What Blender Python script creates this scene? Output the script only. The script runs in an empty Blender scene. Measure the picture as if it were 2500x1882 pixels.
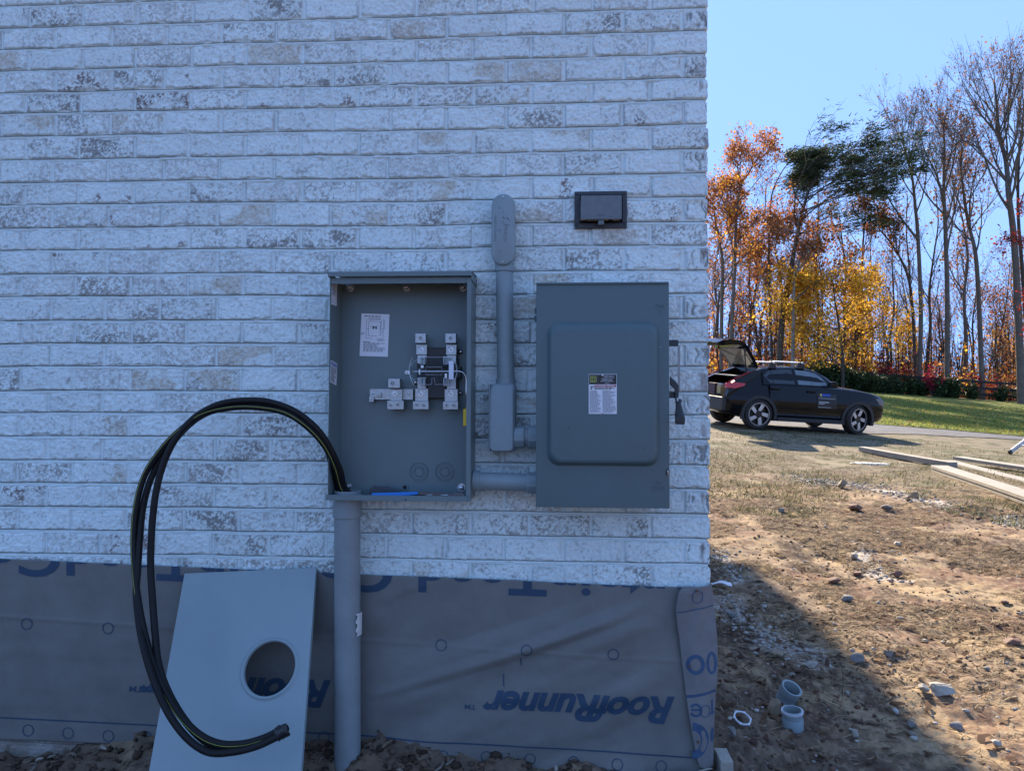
import bpy, bmesh, math, random
import numpy as np
from mathutils import Vector, Matrix
R = math.radians
random.seed(7)
rng = np.random.default_rng(7)
SC = bpy.context.scene
COL = SC.collection

# ------------------------------------------------------------------ camera, sky, sun, exposure
CAM = Vector((0.0, -2.52, 1.24))
YAW, PITCH, ROLL, FPX = R(3.32), R(1.73), R(0.187), 1734.0
FW = Vector((-math.sin(YAW) * math.cos(PITCH), math.cos(YAW) * math.cos(PITCH), math.sin(PITCH)))
_r = Vector((math.cos(YAW), math.sin(YAW), 0)); _u = _r.cross(FW)
RT = math.cos(ROLL) * _r + math.sin(ROLL) * _u
UP = -math.sin(ROLL) * _r + math.cos(ROLL) * _u
cd = bpy.data.cameras.new('camera'); cam = bpy.data.objects.new('camera', cd); COL.objects.link(cam)
cd.sensor_fit = 'HORIZONTAL'; cd.sensor_width = 36.0; cd.lens = 36.0 * FPX / 2500.0
cd.clip_start = 0.05; cd.clip_end = 3000
mw = Matrix((RT, UP, -FW)).transposed().to_4x4(); mw.translation = CAM
cam.matrix_world = mw
SC.camera = cam

SUN_EL, SUN_AZ = R(32), R(-5.2)          # azimuth measured from +Y towards +X
world = bpy.data.worlds.new('World'); SC.world = world; world.use_nodes = True
wn = world.node_tree; bg = wn.nodes['Background']
sky = wn.nodes.new('ShaderNodeTexSky'); sky.sky_type = 'NISHITA'; sky.sun_disc = False
sky.sun_elevation = SUN_EL; sky.sun_rotation = SUN_AZ
sky.altitude = 0; sky.air_density = 1.0; sky.dust_density = 0.15; sky.ozone_density = 1.6
# the sky's own glow near the sun is soft-limited, for the world as a whole
SKYK = (.46, .82, 1.8)
va = wn.nodes.new('ShaderNodeVectorMath'); va.operation = 'ADD'; va.inputs[1].default_value = SKYK
vm = wn.nodes.new('ShaderNodeVectorMath'); vm.operation = 'MULTIPLY'; vm.inputs[1].default_value = SKYK
vd = wn.nodes.new('ShaderNodeVectorMath'); vd.operation = 'DIVIDE'
wn.links.new(sky.outputs[0], va.inputs[0]); wn.links.new(sky.outputs[0], vm.inputs[0])
wn.links.new(vm.outputs[0], vd.inputs[0]); wn.links.new(va.outputs[0], vd.inputs[1])
wn.links.new(vd.outputs[0], bg.inputs[0]); bg.inputs[1].default_value = 0.15
sd = bpy.data.lights.new('sun', 'SUN'); so = bpy.data.objects.new('sun', sd); COL.objects.link(so)
sd.energy = 2.0; sd.angle = R(0.9); sd.color = (1.0, 0.86, 0.68)
sdir = Vector((math.sin(SUN_AZ) * math.cos(SUN_EL), math.cos(SUN_AZ) * math.cos(SUN_EL), math.sin(SUN_EL)))
so.rotation_euler = (sdir).to_track_quat('Z', 'Y').to_euler(); so.location = (0, 0, 30)
SC.view_settings.view_transform = 'Standard'; SC.view_settings.look = 'None'
SC.view_settings.exposure = 2.84; SC.view_settings.gamma = 1.0
SC.cycles.max_bounces = 8; SC.cycles.transparent_max_bounces = 12

# ------------------------------------------------------------------ photo geometry helpers
def ray(px, py):
    return FW + RT * ((px - 1250.0) / FPX) - UP * ((py - 941.0) / FPX)
def W(px, py, y=0.0):                     # point on the vertical plane y = const
    d = ray(px, py); return CAM + d * ((y - CAM.y) / d.y)
def WX(px, py, x):                        # point on a plane x = const
    d = ray(px, py); return CAM + d * ((x - CAM.x) / d.x)
def WP(px, py, p0, n):
    d = ray(px, py); return CAM + d * ((p0 - CAM).dot(n) / d.dot(n))

# ------------------------------------------------------------------ numpy noise
def _hash(ix, iy, s):
    h = (ix.astype(np.int64) * 374761393 + iy.astype(np.int64) * 668265263 + s * 1442695041) & 0x7fffffff
    h = ((h ^ (h >> 13)) * 1274126177) & 0x7fffffff
    h = h ^ (h >> 16)
    return (h & 0xffff) / 65535.0
def vnoise(x, y, s=0):
    x = np.asarray(x, float); y = np.asarray(y, float)
    ix = np.floor(x); iy = np.floor(y); fx = x - ix; fy = y - iy
    fx = fx * fx * (3 - 2 * fx); fy = fy * fy * (3 - 2 * fy)
    ix = ix.astype(np.int64); iy = iy.astype(np.int64)
    a = _hash(ix, iy, s); b = _hash(ix + 1, iy, s); c = _hash(ix, iy + 1, s); d = _hash(ix + 1, iy + 1, s)
    return (a + (b - a) * fx) * (1 - fy) + (c + (d - c) * fx) * fy
def fbm(x, y, s=0, o=4, g=0.5):
    t = 0; a = 1; n = 0
    for i in range(o):
        t = t + a * vnoise(x * 2 ** i + 17.3 * i, y * 2 ** i + 9.1 * i, s + i); n += a; a *= g
    return t / n
def sstep(a, b, x):
    t = np.clip((x - a) / (b - a), 0, 1); return t * t * (3 - 2 * t)

# ------------------------------------------------------------------ materials
MATS = {}
def mat(name, color=(.5, .5, .5), rough=.5, metal=0.0, var=.12, vscale=12.0, bump=0.0, bscale=60.0, attr=None,
        spec=None, coat=0.0, trans=0.0, alpha=None, detail=6, dist=.01):
    if name in MATS: return MATS[name]
    m = bpy.data.materials.new(name); m.use_nodes = True; MATS[name] = m
    nt = m.node_tree; n = nt.nodes; l = nt.links; p = n['Principled BSDF']
    p.inputs['Roughness'].default_value = rough; p.inputs['Metallic'].default_value = metal
    if spec is not None: p.inputs['Specular IOR Level'].default_value = spec
    if coat: p.inputs['Coat Weight'].default_value = coat; p.inputs['Coat Roughness'].default_value = .05
    tc = n.new('ShaderNodeTexCoord')
    nz = n.new('ShaderNodeTexNoise'); nz.inputs['Scale'].default_value = vscale; nz.inputs['Detail'].default_value = detail
    nz.inputs['Roughness'].default_value = .65
    l.new(tc.outputs['Object'], nz.inputs['Vector'])
    mr = n.new('ShaderNodeMapRange'); mr.inputs['From Min'].default_value = .25; mr.inputs['From Max'].default_value = .75
    mr.inputs['To Min'].default_value = 1 - var; mr.inputs['To Max'].default_value = 1 + var
    l.new(nz.outputs['Fac'], mr.inputs['Value'])
    mx = n.new('ShaderNodeMix'); mx.data_type = 'RGBA'; mx.blend_type = 'MULTIPLY'; mx.inputs[0].default_value = 1
    if attr:
        at = n.new('ShaderNodeAttribute'); at.attribute_name = attr; l.new(at.outputs['Color'], mx.inputs[6])
    else: mx.inputs[6].default_value = (*color, 1)
    l.new(mr.outputs['Result'], mx.inputs[7]); l.new(mx.outputs[2], p.inputs['Base Color'])
    rr = n.new('ShaderNodeMapRange'); rr.inputs['From Min'].default_value = .3; rr.inputs['From Max'].default_value = .7
    rr.inputs['To Min'].default_value = max(.02, rough - .08); rr.inputs['To Max'].default_value = min(1, rough + .08)
    l.new(nz.outputs['Fac'], rr.inputs['Value']); l.new(rr.outputs['Result'], p.inputs['Roughness'])
    if bump:
        nb = n.new('ShaderNodeTexNoise'); nb.inputs['Scale'].default_value = bscale; nb.inputs['Detail'].default_value = 5
        l.new(tc.outputs['Object'], nb.inputs['Vector'])
        bp = n.new('ShaderNodeBump'); bp.inputs['Strength'].default_value = bump; bp.inputs['Distance'].default_value = dist
        l.new(nb.outputs['Fac'], bp.inputs['Height']); l.new(bp.outputs['Normal'], p.inputs['Normal'])
    if trans:
        tr = n.new('ShaderNodeBsdfTranslucent'); l.new(mx.outputs[2], tr.inputs['Color'])
        ms = n.new('ShaderNodeMixShader'); ms.inputs[0].default_value = trans
        l.new(p.outputs[0], ms.inputs[1]); l.new(tr.outputs[0], ms.inputs[2])
        l.new(ms.outputs[0], n['Material Output'].inputs['Surface'])
    if alpha is not None:
        tr = n.new('ShaderNodeBsdfTransparent'); tr.inputs['Color'].default_value = (.93, .95, .96, 1)
        ms = n.new('ShaderNodeMixShader'); ms.inputs[0].default_value = alpha
        l.new(tr.outputs[0], ms.inputs[1]); l.new(p.outputs[0], ms.inputs[2])
        l.new(ms.outputs[0], n['Material Output'].inputs['Surface'])
    return m

# ------------------------------------------------------------------ mesh builder
class MB:
    def __init__(s): s.v = []; s.f = []; s.m = []; s.c = []; s.cur = 0; s.col = None
    def add(s, vs, fs):
        b = len(s.v); s.v.extend([tuple(q) for q in vs])
        for f in fs: s.f.append([b + i for i in f]); s.m.append(s.cur); s.c.append(s.col)
        return s
    def box(s, x0, x1, y0, y1, z0, z1, M=None):
        vs = [Vector((x, y, z)) for z in (z0, z1) for y in (y0, y1) for x in (x0, x1)]
        if M is not None: vs = [M @ q for q in vs]
        return s.add(vs, [(0, 2, 3, 1), (4, 5, 7, 6), (0, 1, 5, 4), (2, 6, 7, 3), (0, 4, 6, 2), (1, 3, 7, 5)])
    def hexa(s, p):  # 8 points: bottom loop 4, top loop 4
        return s.add(p, [(3, 2, 1, 0), (4, 5, 6, 7), (0, 1, 5, 4), (1, 2, 6, 5), (2, 3, 7, 6), (3, 0, 4, 7)])
    def tube(s, pts, rad, n=8, cap=True):
        pts = [Vector(p) for p in pts]
        if not hasattr(rad, '__len__'): rad = [rad] * len(pts)
        rings = []; a = None
        for i, p in enumerate(pts):
            t = (pts[min(i + 1, len(pts) - 1)] - pts[max(i - 1, 0)])
            if t.length < 1e-9: t = Vector((0, 0, 1))
            t.normalize()
            if a is None:
                a = t.orthogonal().normalized()
            else:
                a = (a - t * a.dot(t))
                a = a.normalized() if a.length > 1e-6 else t.orthogonal().normalized()
            b = t.cross(a)
            rings.append([p + (a * math.cos(2 * math.pi * k / n) + b * math.sin(2 * math.pi * k / n)) * rad[i] for k in range(n)])
        vs = [q for r in rings for q in r]; fs = []
        for i in range(len(pts) - 1):
            for k in range(n):
                fs.append((i * n + k, i * n + (k + 1) % n, (i + 1) * n + (k + 1) % n, (i + 1) * n + k))
        if cap: fs.append(tuple(range(n))[::-1]); fs.append(tuple((len(pts) - 1) * n + k for k in range(n)))
        return s.add(vs, fs)
    def cyl(s, p0, p1, r, n=24): return s.tube([p0, p1], r, n)
    def ringy(s, c, r0, r1, y0, y1, n=32, ax=1):  # washer with axis y (1), x (0) or z (2); y0,y1 offsets along it
        vs = []
        for (r, o) in ((r1, y0), (r1, y1), (r0, y1), (r0, y0)):
            for k in range(n):
                a = 2 * math.pi * k / n; u, w = r * math.cos(a), r * math.sin(a)
                q = (u, o, w) if ax == 1 else ((o, u, w) if ax == 0 else (u, w, o))
                vs.append(Vector(c) + Vector(q))
        fs = [(j * n + k, j * n + (k + 1) % n, ((j + 1) % 4) * n + (k + 1) % n, ((j + 1) % 4) * n + k) for j in range(4) for k in range(n)]
        return s.add(vs, fs)
    def prism(s, poly, y0, y1, axis='y', M=None):  # poly of (a,b); extruded along axis
        n = len(poly)
        def q(a, b, t):
            v = Vector((a, t, b)) if axis == 'y' else (Vector((t, a, b)) if axis == 'x' else Vector((a, b, t)))
            return M @ v if M is not None else v
        vs = [q(a, b, y0) for a, b in poly] + [q(a, b, y1) for a, b in poly]
        fs = [tuple(range(n))[::-1], tuple(range(n, 2 * n))] + [(i, (i + 1) % n, n + (i + 1) % n, n + i) for i in range(n)]
        return s.add(vs, fs)
    def stack(s, loops, cap0=True, cap1=True):  # list of equal-length closed loops
        n = len(loops[0]); vs = [q for l in loops for q in l]; fs = []
        for i in range(len(loops) - 1):
            for k in range(n): fs.append((i * n + k, i * n + (k + 1) % n, (i + 1) * n + (k + 1) % n, (i + 1) * n + k))
        if cap0: fs.append(tuple(range(n))[::-1])
        if cap1: fs.append(tuple((len(loops) - 1) * n + k for k in range(n)))
        return s.add(vs, fs)
    def grid(s, P):  # P[i][j]
        ni, nj = len(P), len(P[0]); vs = [q for r in P for q in r]
        return s.add(vs, [(i * nj + j, i * nj + j + 1, (i + 1) * nj + j + 1, (i + 1) * nj + j) for i in range(ni - 1) for j in range(nj - 1)])
    def build(s, name, mats, parent=None, smooth=False, bevel=0.0, seg=2, label=None, fixn=True, origin=None):
        if not isinstance(mats, (list, tuple)): mats = [mats]
        me = bpy.data.meshes.new(name)
        off = Vector(origin) if origin is not None else Vector((0, 0, 0))
        me.from_pydata([tuple(Vector(q) - off) for q in s.v], [], s.f)
        for m in mats: me.materials.append(m)
        if len(mats) > 1: me.polygons.foreach_set('material_index', s.m)
        if any(c is not None for c in s.c):
            at = me.color_attributes.new('Col', 'FLOAT_COLOR', 'CORNER'); arr = []
            for f, c in zip(s.f, s.c):
                cc = (*(c or (1, 1, 1)), 1.0); arr.extend(list(cc) * len(f))
            at.data.foreach_set('color', arr)
        if fixn:
            bm = bmesh.new(); bm.from_mesh(me); bmesh.ops.recalc_face_normals(bm, faces=bm.faces); bm.to_mesh(me); bm.free()
        me.update()
        if smooth:
            me.shade_smooth()
            if smooth != 'full': me.set_sharp_from_angle(angle=R(38))
        o = bpy.data.objects.new(name, me); COL.objects.link(o)
        o.location = off
        if parent is not None:
            o.parent = parent; o.location = off - PLOC(parent)
        if bevel:
            b = o.modifiers.new('bevel', 'BEVEL'); b.width = bevel; b.segments = seg; b.limit_method = 'ANGLE'; b.angle_limit = R(40)
            b.harden_normals = False
        if label: o['label'] = label
        return o
def PLOC(o):
    p = Vector((0, 0, 0))
    while o is not None: p += o.location; o = o.parent
    return p
def npmesh(name, V, F, mats, parent=None, col=None, smooth=True, midx=None):
    me = bpy.data.meshes.new(name); V = np.asarray(V, np.float32); F = np.asarray(F, np.int32)
    me.vertices.add(len(V)); me.vertices.foreach_set('co', V.ravel())
    k = F.shape[1]; me.loops.add(F.size); me.loops.foreach_set('vertex_index', F.ravel())
    me.polygons.add(len(F)); me.polygons.foreach_set('loop_start', np.arange(len(F), dtype=np.int32) * k)
    if not isinstance(mats, (list, tuple)): mats = [mats]
    for m in mats: me.materials.append(m)
    if midx is not None: me.polygons.foreach_set('material_index', np.asarray(midx, np.int32))
    if col is not None:
        at = me.color_attributes.new('Col', 'FLOAT_COLOR', 'POINT')
        c = np.ones((len(V), 4), np.float32); c[:, :3] = col; at.data.foreach_set('color', c.ravel())
    me.update(calc_edges=True); me.validate()
    if smooth: me.shade_smooth()
    o = bpy.data.objects.new(name, me); COL.objects.link(o)
    if parent is not None: o.parent = parent; o.location = -PLOC(parent)
    return o
def tag(o, label, cat=None, group=None, kind=None):
    if label: o['label'] = label
    if cat: o['category'] = cat
    if group: o['group'] = group
    if kind: o['kind'] = kind
    return o
def thing(name, label, cat, loc=(0, 0, 0), group=None):
    o = bpy.data.objects.new(name, None); COL.objects.link(o); o.location = loc; o.empty_display_size = .1
    return tag(o, label, cat, group)
def copy_tree(o, parent=None):
    c = o.copy(); COL.objects.link(c); c.parent = parent
    for ch in list(o.children): copy_tree(ch, c)
    return c
def text_mesh(body, size=1.0, shear=0.0, offset=0.0, spacing=1.0):
    cu = bpy.data.curves.new('t', 'FONT'); cu.body = body; cu.size = size; cu.shear = shear; cu.offset = offset
    cu.space_character = spacing; cu.resolution_u = 4; cu.fill_mode = 'FRONT'
    ob = bpy.data.objects.new('t', cu); COL.objects.link(ob)
    dg = bpy.context.evaluated_depsgraph_get(); dg.update()
    me = bpy.data.meshes.new_from_object(ob.evaluated_get(dg), depsgraph=dg)
    V = [Vector((v.co.x, v.co.y, 0)) for v in me.vertices]; F = [tuple(p.vertices) for p in me.polygons]
    bpy.data.objects.remove(ob); bpy.data.curves.remove(cu); bpy.data.meshes.remove(me)
    return V, F
def norm_text(body, **k):                 # text scaled to the unit box
    V, F = text_mesh(body, **k)
    x0 = min(v.x for v in V); x1 = max(v.x for v in V); y0 = min(v.y for v in V); y1 = max(v.y for v in V)
    return [Vector(((v.x - x0) / (x1 - x0), (v.y - y0) / (y1 - y0), 0)) for v in V], F

# ------------------------------------------------------------------ ground form
ZW_X = [W(px, py, -.03).x for px, py in ((-300, 1845), (0, 1847), (150, 1838), (240, 1812), (340, 1800), (420, 1792), (700, 1792), (800, 1812), (860, 1815), (900, 1794), (945, 1787), (985, 1800), (1040, 1830), (1130, 1842), (1220, 1858), (1320, 1866), (1420, 1864), (1520, 1872), (1640, 1878), (1740, 1884))]
ZW_Z = [W(px, py, -.03).z for px, py in ((-300, 1845), (0, 1847), (150, 1838), (240, 1812), (340, 1800), (420, 1792), (700, 1792), (800, 1812), (860, 1815), (900, 1794), (945, 1787), (985, 1800), (1040, 1830), (1130, 1842), (1220, 1858), (1320, 1866), (1420, 1864), (1520, 1872), (1640, 1878), (1740, 1884))]
def gz0(x, y):                            # broad form of the land
    x = np.asarray(x, float); y = np.asarray(y, float)
    b = np.interp(y, [-60, -6, -.9, 0, 3, 8, 17, 25, 50, 90, 200, 600], [-3.5, -.42, -.12, 0, .10, .29, .70, 1.08, 2.62, 3.9, 6.4, 10])
    s = sstep(5, 16, y)
    b = b - s * np.clip(.07 * (x - .4 * y), -1.6, 1.6)
    zw = np.interp(x, ZW_X, ZW_Z)
    near = np.exp(-np.maximum(-y, 0) / .16) * np.where(y > 0, np.exp(-np.maximum(y, 0) / .4), 1) * np.where(x > .6, np.exp(-(np.maximum(x - .6, 0)) / .35), 1)
    return b + zw * near
def relief(x, y):
    x = np.asarray(x, float); y = np.asarray(y, float)
    a = 1 - .55 * sstep(7, 14, y); a2 = 1 - .93 * sstep(5, 12, y)
    d = .085 * (fbm(x * 1.1, y * 1.1, 3, 3) - .5) * a
    d += .040 * (fbm(x * 4.3, y * 4.3, 11, 3) - .5) * a2
    r = fbm(x * 13, y * 13, 23, 3, .6)
    d += (.016 * (r - .5) + .014 * (.5 - np.abs(fbm(x * 5.1, y * 8.3, 27, 4, .6) - .5) * 3)) * a2
    rough = np.where(y < .3, np.exp(-np.maximum(-y - .05, 0) / .7), np.exp(-(y - .3) / .6)) * np.where(x > .7, np.exp(-(x - .7) / .5), 1)
    d += rough * (.035 * (fbm(x * 9, y * 9, 31, 3) - .4) + .022 * np.maximum(fbm(x * 28, y * 28, 37, 2) - .48, 0) * 4)
    d += .015 * (fbm(x * 36, y * 48, 41, 3, .6) - .5) * a2
    return d
def gz(x, y): return gz0(x, y) + relief(x, y)
def G(px, py):                            # where a pixel's ray meets the land
    d = ray(px, py); t = 1.0; dt = .02
    while t < 400:
        p = CAM + d * t
        if p.z < float(gz(p.x, p.y)): break
        t += dt * max(1, t * .5)
    a, b = t - dt * max(1, t * .5), t
    for _ in range(30):
        m = (a + b) / 2; p = CAM + d * m
        if p.z < float(gz(p.x, p.y)): b = m
        else: a = m
    return CAM + d * b
def onG(x, y, dz=0): return Vector((x, y, float(gz(x, y)) + dz))

# ------------------------------------------------------------------ ground sheet
def poly_dist(px, py, pts):               # signed nothing: distance to a polyline
    d = np.full(np.shape(px), 1e9)
    for (ax, ay), (bx, by) in zip(pts[:-1], pts[1:]):
        vx, vy = bx - ax, by - ay; L2 = vx * vx + vy * vy
        t = np.clip(((px - ax) * vx + (py - ay) * vy) / L2, 0, 1)
        d = np.minimum(d, np.hypot(px - ax - t * vx, py - ay - t * vy))
    return d
def Gp(*pts): return [(lambda q: (q.x, q.y))(G(*p)) for p in pts]
LAWN_NEAR = Gp((1990, 1026), (2130, 1036), (2300, 1049), (2500, 1067))
DRIVE_NEAR = Gp((1990, 1052), (2130, 1060), (2300, 1064), (2500, 1073))
CHALK = [Gp((1990, 1172), (2080, 1180), (2200, 1205), (2320, 1240)), Gp((1930, 1155), (2010, 1180)), Gp((2440, 1262), (2500, 1285)),
         Gp((1750, 1455), (1800, 1500), (1880, 1560), (1960, 1610)), Gp((1760, 1345), (1800, 1420)), Gp((2090, 1325), (2140, 1400), (2200, 1420)), Gp((2090, 1133), (2140, 1137))]
CHALK_W = [.24, .16, .2, .15, .07, .10, .12]
az = np.radians(np.concatenate([np.arange(-180, -50, 5.0), np.arange(-50, 10, .45), np.arange(10, 41, .125), np.arange(41, 56, .6), np.arange(56, 180, 4.0)]))
rad = [.3, .7, 1.1, 1.5, 1.8]
while rad[-1] < 9: rad.append(rad[-1] * 1.0042)
while rad[-1] < 60: rad.append(rad[-1] * 1.0065)
while rad[-1] < 900: rad.append(rad[-1] * 1.06)
rad = np.array(rad)
GX = CAM.x + np.outer(rad, np.sin(az)); GY = CAM.y + np.outer(rad, np.cos(az))
GZ = gz(GX, GY)
nr, na = GX.shape
def ground_colour(X, Y, Z):
    n1 = fbm(X * .9, Y * .9, 51, 4); n2 = fbm(X * 3.7, Y * 3.7, 61, 4); n3 = fbm(X * 17, Y * 17, 71, 3); n4 = fbm(X * 60, Y * 60, 75, 2)
    base = np.array([.25, .176, .112]); dark = np.array([.072, .045, .031]); straw = np.array([.37, .265, .15]); red = np.array([.155, .082, .054])
    C = np.zeros(X.shape + (3,)) + base
    def mixin(c, m): C[...] = C * (1 - m[..., None]) + np.asarray(c) * m[..., None]
    mixin(dark, sstep(.50, .62, n2) * .85)
    mixin(red, sstep(.56, .68, fbm(X * 2.1, Y * 1.3, 81, 4)) * .7)
    mixin(straw, sstep(.48, .66, fbm(X * 5 + n2, Y * 2.3, 91, 4)) * .75)
    mixin(dark, sstep(.53, .66, n3) * .7); mixin(red, sstep(.54, .62, fbm(X * 1.3 + Y * .4, Y * 2.6, 83, 4)) * .6 * (X > 1.6))
    mixin((.38, .30, .20), sstep(.60, .7, n4) * .5)
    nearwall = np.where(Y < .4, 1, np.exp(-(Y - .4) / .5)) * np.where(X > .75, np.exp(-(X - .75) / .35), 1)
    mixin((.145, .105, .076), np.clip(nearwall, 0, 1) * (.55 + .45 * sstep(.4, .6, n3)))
    # lime dust and crumbs
    for pts, w in zip(CHALK, CHALK_W):
        d = poly_dist(X, Y, pts); m = 1 - sstep(.3, 1.0, d / w + (n2 - .5) * 1.6 + (n3 - .5) * 1.8)
        mixin((.50, .475, .435), m * (.10 + .75 * sstep(.44, .55, .45 * n3 + .55 * n4)))
    # thin grass, then dry lawn round the car
    dist = np.hypot(X - CAM.x, Y - CAM.y)
    g = sstep(6.5, 9.5, Y + 3 * (n1 - .5) + .3 * (X - 3))
    mixin((.172, .142, .10), g * .85)
    mixin((.075, .08, .034), g * sstep(.47, .60, n2) * .85)
    mixin((.24, .20, .13), g * sstep(.5, .62, fbm(X * 2.2, Y * 6, 99, 3)) * .6)
    # leaf litter under the wood
    w = sstep(47, 52, Y); mixin((.15, .085, .04), w); mixin((.28, .14, .04), w * sstep(.5, .6, n2))
    return np.clip(C, 0, 1)
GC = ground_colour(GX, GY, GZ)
idx = np.arange(nr * na).reshape(nr, na)
a = idx[:-1, :]; b = idx[1:, :]
a2 = np.roll(a, -1, axis=1); b2 = np.roll(b, -1, axis=1)
GF = np.stack([a, b, b2, a2], -1).reshape(-1, 4)
GV = np.stack([GX, GY, GZ], -1).reshape(-1, 3)
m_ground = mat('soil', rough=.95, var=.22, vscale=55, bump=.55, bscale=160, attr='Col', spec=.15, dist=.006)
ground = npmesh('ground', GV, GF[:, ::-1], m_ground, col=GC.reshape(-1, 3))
tag(ground, 'bare trampled brown soil with straw and pale lime dust beside the brick house', 'ground', kind='structure')

def sheet(name, x0f, ylo, yhi, nx, ny, dz, material, colf, xr):
    ys = np.linspace(0, 1, ny); xs = np.linspace(xr[0], xr[1], nx)
    X = np.tile(xs, (ny, 1)); lo = ylo(xs); hi = yhi(xs); Y = lo + np.outer(ys, hi - lo)
    Z = gz(X, Y) + dz
    i = np.arange(nx * ny).reshape(ny, nx)
    F = np.stack([i[:-1, :-1], i[:-1, 1:], i[1:, 1:], i[1:, :-1]], -1).reshape(-1, 4)
    return npmesh(name, np.stack([X, Y, Z], -1).reshape(-1, 3), F, material, col=colf(X, Y).reshape(-1, 3)), X, Y
LX = [p[0] for p in LAWN_NEAR]; LY = [p[1] for p in LAWN_NEAR]; DX = [p[0] for p in DRIVE_NEAR]; DY = [p[1] for p in DRIVE_NEAR]
def ext(xs, X, Y):
    s0 = (Y[1] - Y[0]) / (X[1] - X[0]); s1 = (Y[-1] - Y[-2]) / (X[-1] - X[-2])
    v = np.interp(xs, X, Y); v = np.where(xs < X[0], Y[0] + (xs - X[0]) * s0 * .4, v); return np.where(xs > X[-1], Y[-1] + (xs - X[-1]) * s1 * .4, v)
lawn_lo = lambda xs: ext(xs, LX, LY) + .25 * (fbm(xs * 1.7, xs * 0, 7, 3) - .5)
def lawn_col(X, Y):
    n1 = fbm(X * .5, Y * .25, 5, 4); n2 = fbm(X * 3, Y * 3, 6, 3); n3 = fbm(X * 14, Y * 9, 8, 2)
    C = np.zeros(X.shape + (3,)) + np.array([.18, .22, .045])
    m = sstep(.45, .62, n1)[..., None]; C = C * (1 - m) + np.array([.24, .24, .055]) * m
    m = (sstep(.5, .64, n2) * .7)[..., None]; C = C * (1 - m) + np.array([.06, .09, .02]) * m
    m = (sstep(.58, .66, n3) * .6)[..., None]; C = C * (1 - m) + np.array([.25, .2, .09]) * m
    return C
m_lawn = mat('lawn_turf', rough=.9, var=.25, vscale=9, bump=.8, bscale=30, attr='Col', spec=.1, dist=.05)
lawn, _, _ = sheet('lawn', None, lawn_lo, lambda xs: 0 * xs + 48.5, 420, 330, .03, m_lawn, lawn_col, (-6, 40))
tag(lawn, 'sloping green lawn rising to the black fence', 'lawn', kind='structure')
def drive_col(X, Y):
    n = fbm(X * 8, Y * 8, 15, 3); n2 = fbm(X * 1.1, Y * 1.1, 16, 3)
    C = np.zeros(X.shape + (3,)) + np.array([.125, .125, .13]); m = sstep(.5, .65, n)[..., None]
    C = C * (1 - .5 * m) + np.array([.20, .19, .175]) * .5 * m; m = (sstep(.55, .7, n2) * .6)[..., None]
    return C * (1 - m) + np.array([.16, .135, .10]) * m
m_drive = mat('gravel', rough=.9, var=.3, vscale=40, bump=.7, bscale=50, attr='Col', spec=.2, dist=.02)
drv, _, _ = sheet('driveway', None, lambda xs: np.minimum(ext(xs, DX, DY) + .2 * (fbm(xs * 1.3, xs * 0, 9, 3) - .5), lawn_lo(xs) - .05), lambda xs: lawn_lo(xs) + .12, 300, 40, .015, m_drive, drive_col, (-6, 40))
tag(drv, 'grey gravel driveway between the lawn and the dry yard', 'driveway', kind='structure')

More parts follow.
